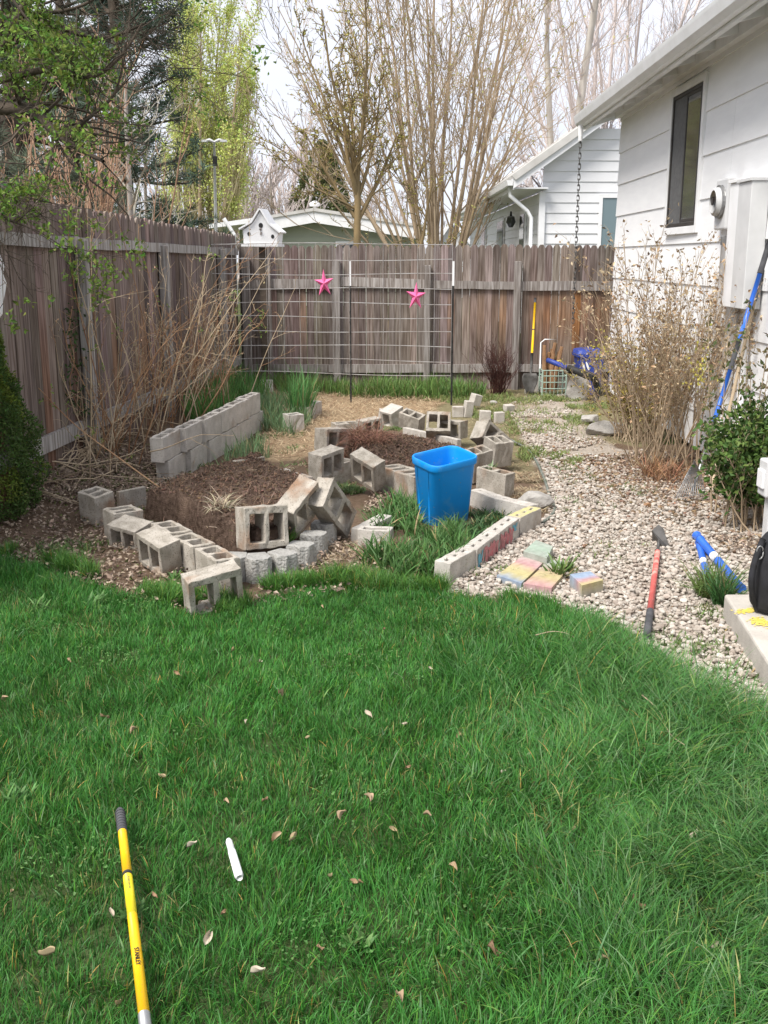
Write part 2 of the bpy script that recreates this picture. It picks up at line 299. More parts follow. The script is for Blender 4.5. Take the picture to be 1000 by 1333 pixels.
# ---- pebbles
def ico(sub):
    import bmesh
    bm = bmesh.new(); bmesh.ops.create_icosphere(bm, subdivisions=sub, radius=1); V = np.array([v.co[:] for v in bm.verts]); Fc = np.array([[v.index for v in f.verts] for f in bm.faces]); bm.free(); return V, Fc
def stones(Pt, size, col, sub=1, flat=.65, sink=.3, protos=12, jag=.22):
    V0, F0 = ico(sub); n = len(Pt); pr = []
    for k in range(protos):
        d = rng.normal(size=(9, 3)); d /= np.linalg.norm(d, axis=1, keepdims=True)
        r = 1 + jag * np.tanh(2 * (V0 @ d.T - .45)).max(1) * -1 + rng.normal(0, .05, len(V0)); pr.append(V0 * r[:, None])
    pr = np.array(pr); which = rng.integers(0, protos, n); V = pr[which]
    sc3 = np.stack([rng.uniform(.8, 1.35, n), rng.uniform(.7, 1.0, n), rng.uniform(flat * .8, flat * 1.2, n)], 1) * np.asarray(size).reshape(-1, 1) * .5
    V = V * sc3[:, None]; a = rng.uniform(0, 6.28, n); tl = rng.normal(0, .45, n)
    ct, st = np.cos(tl)[:, None], np.sin(tl)[:, None]; V = np.stack([V[..., 0], V[..., 1] * ct - V[..., 2] * st, V[..., 1] * st + V[..., 2] * ct], -1)
    ca, sa = np.cos(a)[:, None], np.sin(a)[:, None]; V = np.stack([V[..., 0] * ca - V[..., 1] * sa, V[..., 0] * sa + V[..., 1] * ca, V[..., 2]], -1)
    V = V + Pt[:, None]; V[..., 2] += (sc3[:, 2] * (1 - sink))[:, None]
    Fc = (F0[None] + (np.arange(n) * len(V0))[:, None, None]).reshape(-1, 3); return V.reshape(-1, 3), Fc, np.repeat(col, len(V0), 0)
def join(*parts):
    V = []; Fq = []; C = []; n = 0
    for v, f, cc in parts:
        V.append(v); Fq += [ff + n for ff in (f if isinstance(f, list) else [f])]; C.append(cc); n += len(v)
    return np.concatenate(V), Fq, np.concatenate(C)
def at_ground(p, dz=0.): p = np.asarray(p); return np.column_stack([p, gz(p[:, 0], p[:, 1]) + dz])
def pcol(n):
    b = np.array([[.56, .50, .435], [.50, .44, .38], [.62, .58, .52], [.42, .355, .30], [.52, .445, .385]])[rng.choice(5, n, p=[.32, .24, .2, .12, .12])]
    return (b * rng.normal(.84, .10, (n, 1))).clip(.08, .85)
pn = scatter(GRAV, 52000)
for PV in PAVE: pn = pn[~inpoly(pn[:, 0], pn[:, 1], PV)]; nearp = pn[:, 1] < 7.6
thin = fbm(pn[:, 0], pn[:, 1], .35, 3, 31); keep = (pn[:, 1] < 9.2) | (thin > .46 + .05 * (pn[:, 1] - 9)); pn = pn[keep]; nearp = pn[:, 1] < 7.6
cc = pcol(len(pn)); dk = np.exp(-(((pn[:, 0] - 2.35) / .75) ** 2 + ((pn[:, 1] - 8.6) / 1.5) ** 2)); brown = rng.random(len(pn)) < dk * .85
cc[brown] = vary((.22, .15, .10), brown.sum(), .25)
sz = rng.gamma(6, .0036, len(pn)).clip(.009, .045)
pt = at_ground(pn, 0); pt[:, 2] += rng.random(len(pn)) ** 2 * .016
tag(mk('gravel', *(lambda t: (t[0], t[1]))(join(stones(pt[nearp], sz[nearp], cc[nearp], 2, jag=.3), stones(pt[~nearp], sz[~nearp] * 1.1, cc[~nearp], 1))), M['stone'], smooth=False,
  col=np.concatenate([np.repeat(cc[nearp], 42, 0), np.repeat(cc[~nearp], 12, 0)])), 'pinkish white gravel spread along the path beside the house', 'gravel', kind='stuff')
# ---- lawn blades
def lawn():
    parts = []
    def batch(n, poly, hfun, wd, cb, seg=4, leanm=.2, curvem=.7, dense=None):
        p = scatter(poly, n)
        x, y = p[:, 0], p[:, 1]
        if dense is not None: k = rng.random(n) < dense(x, y) * (.6 + .4 * (fbm(x, y, .20, 3, 93) > .40)); p = p[k]; x, y = p[:, 0], p[:, 1]
        n = len(p); cl = vnoise(x, y, .16, 40) * 9 + vnoise(x, y, .7, 41) * 6
        az = cl + rng.normal(0, 1.3, n); h = hfun(x, y) * rng.normal(1, .22, n).clip(.4, 1.8)
        lean = np.abs(rng.normal(leanm, .22, n)); cur = np.abs(rng.normal(curvem, .5, n))
        R_ = ((x - .15) / .9).clip(0, 1) * ((5.0 - y) / 1.0).clip(0, 1)
        lean += R_ * .22; cur += R_ * .55
        g = fbm(x, y, .45, 3, 44)
        base = vary(cb, n, .2, .06); base *= (.72 + .56 * g)[:, None]
        blue = np.array([[.082, .190, .058]]); k = (R_ * (.25 + .75 * vnoise(x, y, .3, 45)) * .5)[:, None]; base = base * (1 - k) + blue * rng.normal(1, .3, (n, 1)).clip(.4, 2.2) * k
        yl = rng.random(n) < (.012 + .05 * (fbm(x, y, .35, 2, 49) > .60)); base[yl] = vary((.30, .27, .10), yl.sum(), .25)
        pg = rng.random(n) < .03 + .15 * R_; base[pg] = vary((.17, .28, .12), pg.sum(), .2)
        ol = rng.random(n) < .16; base[ol] *= np.array([1.7, 1.25, .9])
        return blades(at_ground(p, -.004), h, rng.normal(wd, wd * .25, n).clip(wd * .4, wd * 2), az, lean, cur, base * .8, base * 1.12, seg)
    vis = [(-1.2, 1.5), (1.2, 1.5), (2.5, 4.4), (2.5, 6.3), (-2.7, 6.6), (-2.7, 5.0)]
    ins = lambda x, y: inpoly(x, y, vis) * 1.0
    hs = lambda x, y: .034 + .042 * fbm(x, y, .35, 3, 42) + ((x - .1) / .9).clip(0, 1) * ((5.2 - y) / 1.).clip(0, 1) * .125 * (.35 + 1.1 * vnoise(x, y, .32, 46))
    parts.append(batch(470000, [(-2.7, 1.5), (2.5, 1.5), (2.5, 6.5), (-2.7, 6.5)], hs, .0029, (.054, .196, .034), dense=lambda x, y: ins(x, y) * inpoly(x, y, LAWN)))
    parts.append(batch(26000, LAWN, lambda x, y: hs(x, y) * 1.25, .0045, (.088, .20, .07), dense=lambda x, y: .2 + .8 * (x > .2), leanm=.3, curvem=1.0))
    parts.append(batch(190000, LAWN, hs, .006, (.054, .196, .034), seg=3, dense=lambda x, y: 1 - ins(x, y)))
    bl = [LAWN[i] for i in range(17)]; EB = bl + [(x_, y_ + (.18 if x_ < .5 else .08)) for x_, y_ in bl[::-1]]
    parts.append(batch(26000, EB, lambda x, y: .055 + .07 * fbm(x, y, .2, 2, 90), .0038, (.08, .205, .038), seg=3, dense=lambda x, y: (fbm(x, y, .28, 3, 91) > .47) * 1.0, leanm=.35))
    V, Fc, C = join(*parts); tag(mk('lawn_grass', V, Fc, M['blade'], col=C), 'thick green lawn grass filling the foreground', 'grass', kind='stuff')
lawn()
_p = scatter(LAWN, 60000); _k = (fbm(_p[:, 0], _p[:, 1], .38, 3, 95) > .67) & (_p[:, 1] > 1.6) & (np.abs(_p[:, 0]) < _p[:, 1] * .42 + .2); _p = _p[_k]; _r = at_ground(_p, .02); _r[:, 2] += rng.random(len(_p)) * .03
V, Fc, C = leaves(_r, rng.uniform(.007, .014, len(_p)), vary((.12, .24, .07), len(_p), .2), .9, .75); tag(mk('clover', V, Fc, M['leaf'], col=C), 'patches of small round leaved clover in the lawn', 'clover', kind='stuff')
def tuft(name, polys, n, h, wd, cb, label, lean=.25, curve=.6, cat='grass', seg=4, var=.2, kind='stuff', thr=None, m='blade', dz=0., parent=None, zf=None):
    p = np.concatenate([scatter(q, int(n / len(polys))) for q in polys])
    if thr: p = p[fbm(p[:, 0], p[:, 1], thr[1], 3, thr[2]) > thr[0]]
    n = len(p); r = at_ground(p, dz - .005)
    if zf is not None: r[:, 2] = zf(p[:, 0], p[:, 1])
    b = vary(cb, n, var); yl = rng.random(n) < .07
    if m == 'blade': b[yl] = vary((.32, .27, .13), yl.sum(), .2)
    V, Fc, C = blades(r, h * rng.normal(1, .28, n).clip(.3, 2), rng.normal(wd, wd * .3, n).clip(wd * .4, wd * 2), rng.uniform(0, 6.28, n), np.abs(rng.normal(lean, .2, n)), np.abs(rng.normal(curve, .4, n)), b * .85, b * 1.1, seg)
    o = mk(name, V, Fc, M[m], parent, col=C); return tag(o, label, cat, kind=kind) if parent is None else o
def disc(cx, cy, rx, ry=None, n=14, s=3):
    ry = ry or rx; r = np.random.default_rng(int(abs(cx * 991 + cy * 77)) + s); return [(cx + rx * math.cos(a) * r.uniform(.75, 1.15), cy + ry * math.sin(a) * r.uniform(.75, 1.15)) for a in np.arange(n) * 6.283 / n]
def dpx(px, py, rx, ry=None): q = P(px, py); return disc(q[0], q[1], rx, ry)
tuft('fence_grass', [[(-1.3,13.2),(-.9,13.5),(1.3,13.35),(1.3,14.05),(-1.5,14.05)], [(-.6,13.3),(.9,12.8),(1.2,13.4),(-.6,13.6)]], 6000, .19, .010, (.15, .26, .07), 'tall green grass along the foot of the back fence', lean=.15, curve=.5, seg=3, thr=(.42, .3, 61))
tuft('row_grass', [[(-1.62,12.6),(-1.0,12.3),(-.75,11.2),(-1.0,9.2),(-1.35,8.3),(-1.3,9.4),(-1.45,11.2)]], 3600, .18, .008, (.17, .27, .13), 'long pale green grass growing beside the concrete block row', lean=.15, curve=.5, seg=3, thr=(.42, .4, 63))
tuft('corner_grass', [disc(-1.75, 12.6, .35, .9), disc(-1.82, 10.9, .25, .7)], 1700, .27, .010, (.12, .27, .07), 'bright green grass clump inside the fence corner', lean=.12, curve=.4, seg=3)
tuft('onion_grass', [disc(P(392,545)[0], P(392,545)[1], .13, .30)], 420, .42, .010, (.11, .26, .08), 'tall upright green leaves standing by the small grey block', lean=.06, curve=.3, seg=3)
tuft('bed_grass', [[P(*p)[:2] for p in [(478,690),(512,660),(560,672),(600,700),(615,725),(585,752),(520,762),(470,745)]]], 4600, .15, .009, (.085, .185, .05), 'coarse green grass tufts filling the small border bed by the blue bin', lean=.3, curve=.9, thr=(.49, .22, 65))
tuft('bed_weeds', [[P(*p)[:2] for p in [(590,700),(560,680),(620,670),(650,655),(690,668),(640,705)]]], 1900, .07, .010, (.07, .14, .05), 'low green weeds in the soil right of the blue bin', lean=.6, curve=.8, thr=(.42, .2, 66))
tuft('path_weeds', [dpx(700,560,.35,.8), dpx(730,545,.3,.6), dpx(690,520,.6,.5), dpx(735,600,.12,.3), dpx(690,590,.15,.5), dpx(640,540,.4,.5), dpx(600,520,.5,.4), dpx(740,520,.35,.5), dpx(770,530,.3,.6), [(1.2,9.8),(1.0,13.4),(2.6,13.6),(2.2,9.9)], [(.9,11.5),(1.0,13.6),(2.6,13.7),(2.3,11.4)]], 15000, .055, .008, (.20, .26, .08), 'yellow green weeds scattered over the back of the path', lean=.5, curve=.8, seg=3, thr=(.44, .3, 67))
tuft('yard_weeds', [dpx(390,600,.5,.6), dpx(350,570,.45,.6), dpx(430,640,.25,.3), dpx(395,585,.15), dpx(445,640,.15), dpx(500,560,.2), dpx(120,720,.35,.25), dpx(60,720,.3,.25), dpx(210,690,.2,.15), dpx(275,615,.3,.3), dpx(120,755,.3,.12), dpx(210,780,.2,.1), dpx(400,755,.3,.1), dpx(60,735,.3,.1)], 7200, .055, .010, (.15, .23, .08), 'small pale green weeds between the garden beds', lean=.7, curve=.6, seg=3, thr=(.50, .22, 68))
tuft('gravel_weeds', [dpx(640,748,.14,.10), dpx(905,845,.16,.12), dpx(925,800,.12,.12), dpx(735,745,.07,.10), dpx(860,575,.2), dpx(960,880,.2,.12), dpx(735,612,.10,.10), dpx(820,640,.2,.2), dpx(760,660,.25,.3), dpx(900,830,.3,.3), dpx(740,620,.25,.5), dpx(800,720,.3,.25)], 4200, .045, .007, (.15, .21, .07), 'little green weeds poking through the near gravel', lean=.5, curve=.8, seg=3, thr=(.45, .15, 69))
# ---- straw, litter
def bits(polys, n, lo, hi, wd, cols, dz, thr=None):
    p = np.concatenate([scatter(q, int(n / len(polys))) for q in polys])
    if thr: p = p[fbm(p[:, 0], p[:, 1], thr[1], 3, thr[2]) > thr[0]]
    n = len(p); r = at_ground(p, 0); r[:, 2] += rng.random(n) * dz
    b = np.array(cols)[rng.integers(0, len(cols), n)] * rng.normal(1, .2, (n, 1)).clip(.4, 1.7)
    return blades(r, rng.uniform(lo, hi, n), np.full(n, wd), rng.uniform(0, 6.28, n), rng.normal(1.45, .18, n), rng.normal(0, .3, n), b, b, 2)
V, Fc, C = bits([STRAW], 13000, .04, .13, .006, [(.50, .38, .24), (.42, .30, .19), (.60, .48, .32), (.30, .19, .12)], .04)
tag(mk('straw', V, Fc, M['dry'], col=C), 'tan straw mulch spread in front of the wire trellis', 'straw', kind='stuff')
V, Fc, C = bits([[(-1.0,8.6),(.1,9.4),(.3,8.6),(0,7.6),(-.9,7.6)], [(1.0,8.0),(1.4,9.2),(1.9,12.8),(1.0,12.6),(.6,10.6)], [(-.6,5.6),(.3,5.5),(.5,6.2),(-.5,6.6)], [(.9,7.0),(1.15,7.0),(1.25,8.4),(.95,8.4)], [(1.2,9.6),(1.2,13.4),(2.6,13.6),(2.2,9.6)]], 22000, .02, .09, .005, [(.46, .36, .23), (.36, .26, .17), (.28, .19, .13), (.45, .40, .27)], .02, thr=(.42, .3, 71))
tag(mk('dead_grass', V, Fc, M['dry'], col=C), 'short dead grass lying between beds and path', 'grass', kind='stuff')
def litter(name, polys, n, size, cols, label, dz=.04, thr=None):
    p = np.concatenate([scatter(q, int(n / len(polys))) for q in polys])
    if thr: p = p[fbm(p[:, 0], p[:, 1], thr[1], 3, thr[2]) > thr[0]]
    n = len(p); r = at_ground(p, .006); r[:, 2] += rng.random(n) * dz
    b = np.array(cols)[rng.integers(0, len(cols), n)] * rng.normal(1, .22, (n, 1)).clip(.4, 1.7)
    V, Fc, C = leaves(r, rng.normal(size, size * .3, n).clip(size * .4, size * 2), b, .6, .55); return tag(mk(name, V, Fc, M['dry'], col=C), label, 'leaf litter', kind='stuff')
browns = [(.28, .215, .165), (.36, .285, .22), (.21, .155, .125), (.46, .37, .29), (.31, .225, .175)]
litter('leaf_litter', [[P(*p)[:2] for p in [(0,640),(60,600),(130,570),(200,600),(190,640),(150,690),(240,740),(290,770),(300,805),(240,800),(150,775),(60,745),(0,735)]], [(-2.5,7.0),(-1.6,7.0),(-1.5,8.2),(-2.3,8.6)]], 13000, .026, browns + [(.42, .34, .25), (.12, .14, .05)], 'brown dead leaves piled along the left fence')
litter('shrub_litter', [[(1.75,8.0),(2.1,9.4),(2.9,9.2),(2.95,6.8),(2.3,6.9),(2.0,7.4)], [(2.0,6.3),(2.9,6.4),(2.9,5.5),(2.2,5.6)]], 4200, .028, browns + [(.4, .3, .2)], 'brown leaf mulch under the dried shrub by the house')
litter('path_litter', [GRAV], 2600, .016, browns + [(.35, .22, .12)], 'small brown leaf bits strewn over the gravel path', dz=.02, thr=(.50, .5, 75))
litter('bed_litter', [[P(*p)[:2] for p in [(420,700),(500,690),(500,770),(330,790),(340,760)]], [P(*p)[:2] for p in [(490,640),(540,640),(530,665),(470,670)]], [(-1.5,6.7),(-1.1,6.0),(-.9,5.7),(-1.2,5.6),(-1.7,6.4)]], 2600, .026, browns, 'brown leaf debris around the near beds')
# ---- soil in the raised beds (heightfields standing inside the block borders)
def bed(name, poly, top, edge, label, mound=None, amp=.05):
    pa = np.array(poly); lo = pa.min(0) - .05; hi = pa.max(0) + .05; st = .014
    X, Y = np.meshgrid(np.arange(lo[0], hi[0], st), np.arange(lo[1], hi[1], st)); x = X.ravel(); y = Y.ravel()
    d = pdist(x, y, poly) + (fbm(x, y, .15, 3, 81) - .5) * .06; s = np.where(inpoly(x, y, poly), d, -d) / edge; s = s.clip(0, 1); s = s * s * (3 - 2 * s)
    z = gz(x, y) - .03 + s * (top + .03 + (mound(x, y) if mound else 0)) + s * ((fbm(x, y, .16, 4, 82) - .5) * amp * 1.6 + (fbm(x, y, .03, 2, 83) - .5) * .022)
    ny, nx = X.shape; i = np.arange(nx - 1)[None]; j = np.arange(ny - 1)[:, None]; q = np.stack([j * nx + i, j * nx + i + 1, (j + 1) * nx + i + 1, (j + 1) * nx + i], -1).reshape(-1, 4)
    ok = (s[q] > 0).any(1); q = q[ok]; used = np.unique(q); remap = np.zeros(len(x), int); remap[used] = np.arange(len(used)); V = np.stack([x, y, z], 1)[used]
    o = tag(mk(name, V, [remap[q]], M['soil'], smooth=True), label, 'soil', kind='stuff')
    def zf(px, py):
        ii = ((py - lo[1]) / st).astype(int).clip(0, ny - 1); jj = ((px - lo[0]) / st).astype(int).clip(0, nx - 1); return z.reshape(ny, nx)[ii, jj]
    inner = lambda n: scatter(poly, n)
    p = inner(6000); r = np.column_stack([p, zf(p[:, 0], p[:, 1])]); cl = vary((.13, .085, .06), len(p), .35); V, Fc, C = stones(r, rng.gamma(4, .0032, len(p)).clip(.004, .04), cl, 1, jag=.35)
    mk('soil_clods', V, [Fc], M['dry'], o, col=C)
    p = inner(2600); r = np.column_stack([p, zf(p[:, 0], p[:, 1]) + .004]); n = len(p); b = vary((.22, .15, .11), n, .35); V, Fc, C = blades(r, rng.uniform(.02, .07, n), np.full(n, .004), rng.uniform(0, 6.28, n), rng.normal(1.2, .4, n), rng.normal(0, .5, n), b, b, 2)
    mk('root_fibres', V, Fc, M['dry'], o, col=C); return zf
S1 = [tuple(P(*p, .2)[:2]) for p in [(184,641),(235,622),(304,602),(340,594),(368,612),(400,624),(392,650),(378,690),(330,700),(304,690),(267,670),(236,655)]]
S2 = [tuple(P(*p, .15)[:2]) for p in [(448,592),(448,572),(465,560),(500,557),(545,565),(600,578),(640,592),(612,604),(560,618),(520,616),(500,606),(480,600)]]
c1 = P(290, 632, .2)
S1 = [tuple(map(float, p)) for p in S1]; S2 = [tuple(map(float, p)) for p in S2]
Z1 = bed('bed_soil', S1, .22, .045, 'dark brown soil heaped in the near left raised bed', mound=lambda x, y: .02 * np.exp(-(((x - c1[0]) / .45) ** 2 + ((y - c1[1]) / .8) ** 2)), amp=.06)
c2 = P(475, 585, .2)
Z2 = bed('bed_soil', S2, .12, .07, 'reddish brown soil in the raised bed behind the blue bin', mound=lambda x, y: .12 * np.exp(-(((x - c2[0]) / .5) ** 2 + ((y - c2[1] - .4) / .6) ** 2)))
tuft('dead_tussock', [disc(c2[0] - .12, c2[1] + .35, .3, .35)], 1500, .22, .005, (.24, .13, .09), 'reddish brown dead grass tussock spilling over the rear bed', lean=1.0, curve=1.2, m='dry', zf=lambda x, y: Z2(x, y) - .01, kind=None, cat='plant')
q = P(292, 668, .2)
tuft('dead_tussock', [disc(q[0] - .02, q[1] + .0, .07, .15)], 170, .13, .005, (.42, .36, .26), 'pale dead grass tuft at the cut edge of the near bed', lean=.8, curve=1.0, m='dry', zf=lambda x, y: Z1(x, y) - .01, kind=None, cat='plant')
# ================================================================== fences
def picket_fence(name, label, A, B, zb, zt, w, gap, side, colr, rails, posts, stain=None, railcol=(.80, .76, .72), th=.018):
    """A,B ends (x,y); zt(t) top; side = inward normal sign; rails list of (t0,t1,z0,z1,h)"""
    A = np.array(A, float); B = np.array(B, float); D = B - A; L = np.linalg.norm(D); D /= L; Nn = np.array([-D[1], D[0]]) * side
    t = thing(name, label, 'fence', (*(A), 0.)); g = G(); n = int(L / (w + gap)); V = []; Fc = []; C = []; b = 0
    zs = np.array([0, .12, .25, .38, .5, .62, .74, .85, .95])
    for k in range(n):
        s0 = k * (w + gap) + rng.normal(0, .0015); s1 = s0 + w * rng.uniform(.982, 1.0); T = (k + .5) / n; top = zt(T) + rng.normal(0, .006); bot = zb + rng.normal(0, .008)
        lv = list(bot + (top - .045 - bot) * zs / .95) + [top - .018, top]; ins = [0] * 9 + [w * .14, w * .30]; off = rng.normal(0, .003); lean = rng.normal(0, .0012)
        pc = np.array(colr) * rng.normal(1, .17) * (1 + rng.normal(0, .03, 3)); warm = rng.random()
        rings = []
        for li, (zz, i_) in enumerate(zip(lv, ins)):
            sh = lean * (zz - bot)
            for ss, d in ((s0 + i_ + sh, off), (s1 - i_ + sh, off), (s1 - i_ + sh, off + th), (s0 + i_ + sh, off + th)):
                q = A + D * ss - Nn * d; V.append((q[0], q[1], zz)); cc = pc * (.86 + .28 * float(vnoise(s0 * 3.1 + 9, zz * 2.2, .35, 55)))
                if stain is not None: cc = stain(cc, s0, zz, warm)
                C.append(cc)
        for li in range(len(lv) - 1):
            for m_ in range(4): a = b + li * 4; Fc.append((a + m_, a + (m_ + 1) % 4, a + 4 + (m_ + 1) % 4, a + 4 + m_))
        a = b + (len(lv) - 1) * 4; Fc.append((a, a + 1, a + 2, a + 3)); b += len(lv) * 4
    mk('pickets', V, [np.array(Fc)], M['wood'], t, col=np.array(C).clip(.01, .9))
    for (t0, t1, z0, z1, h) in rails:
        g = G(); K = 6; pts = [(*(A + D * L * (t0 + (t1 - t0) * i / K) + Nn * .022), z0 + (z1 - z0) * i / K + rng.normal(0, .003)) for i in range(K + 1)]
        cl = np.array(railcol) * rng.normal(1, .08)
        for i in range(K): g.bar(pts[i], pts[i + 1], .038, h, cl)
        g.build('rail', M['wood'], t)
    for (tt, z0, z1, wd) in posts:
        q = A + D * L * tt + Nn * (.045 + wd / 2 - .03); g = G(); ang = math.atan2(D[1], D[0]); Mx = Matrix.Translation((q[0], q[1], 0)) @ Matrix.Rotation(ang, 4, 'Z')
        g.box((-wd / 2, -wd / 2, z0), (wd / 2, wd / 2, z1), np.array(railcol) * .9 * rng.normal(1, .06), Mx); g.build('post', M['wood'], t, bevel=.006)
    return t
LA = (float(fencex(4.6)), 4.6); LB = (float(fencex(14.1)), 14.1); LL = math.hypot(LB[0] - LA[0], LB[1] - LA[1])
def tl(y): return (y - 4.6) / 9.5
ztl = lambda T: 2.10 + (2.00 - 2.10) * ((4.6 + 9.5 * T) - 8.4) / 5.7
rust = np.array([.62, .30, .12])
def stl(c, s, z, wm): k = max(0, wm - .74) * 2.4 * max(0, min(1, (1.7 - z) * 1.2)); return c * (1 - k) + rust * .55 * k
q1 = PY(42, 578, 7.7); q2 = PY(210, 509, 10.6)
posty = [8.4, 10.6, 13.0]; zr = lambda y: 1.82 - .006 * (y - 8.4)
ys = [4.7, 8.4, 10.6, 13.0, 14.0]
picket_fence('wooden_fence', 'weathered grey wooden fence receding along the left side of the garden', LA, LB, .02, ztl, .1365, .0015, -1, (.265, .215, .192),
  [(tl(a), tl(b), zr(a), zr(b), .085) for a, b in zip(ys[:-1], ys[1:])] + [(tl(a), tl(b), .40, .40, .12) for a, b in zip(ys[:-1], ys[1:])], [(tl(yy), 0, zr(yy) + .02, .085) for yy in posty], stain=stl, railcol=(.47, .45, .43))
BY = 14.1
def xb(px, y=330): return float(PY(px, y, BY)[0])
def zb_(py): return float(PY(500, py, BY)[2])
BA = (float(fencex(14.1)) + .02, BY); BB = (xb(815), BY); BL = BB[0] - BA[0]
def tb(px, y=400): return (xb(px, y) - BA[0]) / BL
def stb(c, s, z, wm):
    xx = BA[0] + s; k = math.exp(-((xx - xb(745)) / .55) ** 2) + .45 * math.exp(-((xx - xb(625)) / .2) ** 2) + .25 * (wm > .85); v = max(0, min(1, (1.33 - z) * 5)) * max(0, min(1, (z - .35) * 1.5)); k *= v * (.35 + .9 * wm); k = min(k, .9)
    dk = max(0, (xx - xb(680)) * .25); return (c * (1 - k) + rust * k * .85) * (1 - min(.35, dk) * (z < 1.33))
zt_, zb2 = zb_(370), zb_(479)
picket_fence('wooden_fence', 'weathered wooden fence closing the back of the garden with rusty stains at right', BA, BB, .0, lambda T: zb_(319), .096, .0015, -1, (.275, .232, .208),
  [(0.0, tb(350), zt_, zt_, .11), (tb(351), tb(439), zt_ + .01, zt_ + .0, .12), (tb(439), tb(556), zt_ + .04, zt_ + .0, .12), (tb(556), tb(672), zt_, zt_ - .02, .10), (tb(672), 1, zt_ - .02, zt_ - .02, .12), (0, tb(439), zb2, zb2, .10), (tb(439), tb(672), zb2, zb2, .11), (tb(672), 1, zb2, zb2, .10)],
  [(tb(322), 0, zb_(335), .1), (tb(350), 0, zb_(320), .08), (tb(439), 0, zb_(338), .085), (tb(556), 0, zb_(345), .08), (tb(672), 0, zb_(340), .085)], stain=stb, railcol=(.40, .37, .35))
# ================================================================== houses
def lapwall(g, A, B, zs, thick=.014, gaps=(), c=(1, 1, 1), side=1):
    """horizontal lap boards from A to B (x,y), zs = board bottoms (list) + top; gaps = (s, row0, row1) vertical joints"""
    A = np.array(A, float); B = np.array(B, float); D = B - A; L = np.linalg.norm(D); D /= L; Nn = np.array([D[1], -D[0]]) * side
    for r in range(len(zs) - 1):
        cuts = [0.] + sorted(s for s, r0, r1 in gaps if r0 <= r <= r1) + [L]
        for s0, s1 in zip(cuts[:-1], cuts[1:]):
            s0 += .002; s1 -= .002; z0, z1 = zs[r], zs[r + 1]
            pts = []
            for s in (s0, s1):
                q = A + D * s
                for off, z in ((thick + .004, z0), (.004, z1 + .006), (-.02, z1 + .006), (-.02, z0)): pts.append((q[0] + Nn[0] * off, q[1] + Nn[1] * off, z))
            g.add(pts, [(0, 1, 2, 3), (7, 6, 5, 4), (0, 4, 5, 1), (1, 5, 6, 2), (2, 6, 7, 3), (3, 7, 4, 0)], np.array(c) * rng.normal(1, .012))
# ---- the house at the right
hs = thing('house', 'white house with wide lap siding at the right edge, in front of the others', 'house', (WX0, 9.5, 0))
zl = [float(PW(px, py)[2]) for px, py in ((804, 202), (803, 243), (801, 282), (799, 321), (796.5, 361))]
sp = (zl[0] - zl[4]) / 4; zrow = sorted([zl[4] + k * sp for k in range(-4, 7)]); zrow = [zz for zz in zrow if .05 < zz < 3.62] + [3.72]; zrow = [.06] + zrow if zrow[0] > .2 else zrow
g = G(); Aw = (wallx(WY0), WY0); Bw = (wallx(2.0), 2.0)
def wS(px, py): return WY0 - float(PW(px, py)[1])
g_rows = len(zrow) - 1
lapwall(g, Aw, Bw, zrow, gaps=[(wS(877, 90), g_rows - 2, g_rows), (wS(956, 180), 0, g_rows)], side=1)
g.build('siding', M['siding'], hs)
g = G(); g.box((WX0 - .0, 2, 0), (WX0 + 2.9, WY0 - .02, 3.2)); g.build('wall', M['white'], hs)
g = G(); g.box((WX0 - .21 + .21, 2.0, 0), (WX0 + .02, WY0 - .03, .06)); g.build('foundation', M['slab'], hs)
# roof
pe = PY(757, 152, 13.85); ex = float(pe[0]) + .05; ez = float(pe[2]); sl_ = .30
def ef(u, v, Yv): return (ex + u + WS * (Yv - 13.85), Yv, ez + v)
g = G(); g.prism([(0, -.02), (3.5, 3.5 * sl_ - .02), (3.5, 3.5 * sl_ + .02), (0, .02)], 2.0, 13.85, ef); g.build('roof', M['roofw'], hs)
g = G(); g.prism([(.02, -.034 + .006), (.9, .9 * sl_ - .028), (.9, .9 * sl_ - .022), (.02, -.022 + .006)], 2.0, 13.8, ef); g.build('soffit', M['siding'], hs)
g = G(); g.prism([(-.02, -.15), (.02, -.15), (.02, .015), (-.02, .015)], 2.0, 13.85, ef)
g.prism([(0, -.14), (3.4, 3.4 * sl_ - .14), (3.4, 3.4 * sl_ + .03), (0, .03)], 13.81, 13.85, lambda u, v, Yv: (ef(u, v, Yv)[0], Yv + .03, ef(u, v, Yv)[2])); g.build('fascia', M['white'], hs)
g = G(); g.prism([(-.14, -.02), (-.12, -.09), (-.08, -.125), (-.022, -.125), (-.022, .0), (-.03, .0), (-.03, -.115), (-.08, -.115), (-.11, -.085), (-.128, -.015), (-.128, .004), (-.145, .004)], 2.0, 13.87, ef); g.build('gutter', M['whitepl'], hs)
for k in range(20):
    yy = 13.6 - .61 * k; g = G(); g.prism([(.03, -.10), (.62, .62 * sl_ - .13), (.62, .62 * sl_ - .022), (.03, .03 * sl_ - .022)], yy - .02, yy + .02, ef); g.build('rafter_tail', M['white'], hs)
g = G(); o = lambda u, v, Yv: ef(u, v, Yv); g.prism([(.3, .05), (.42, .08), (.42, -.06), (.3, -.06)], 2.0, WY0, ef); g.build('frieze_board', M['white'], hs)
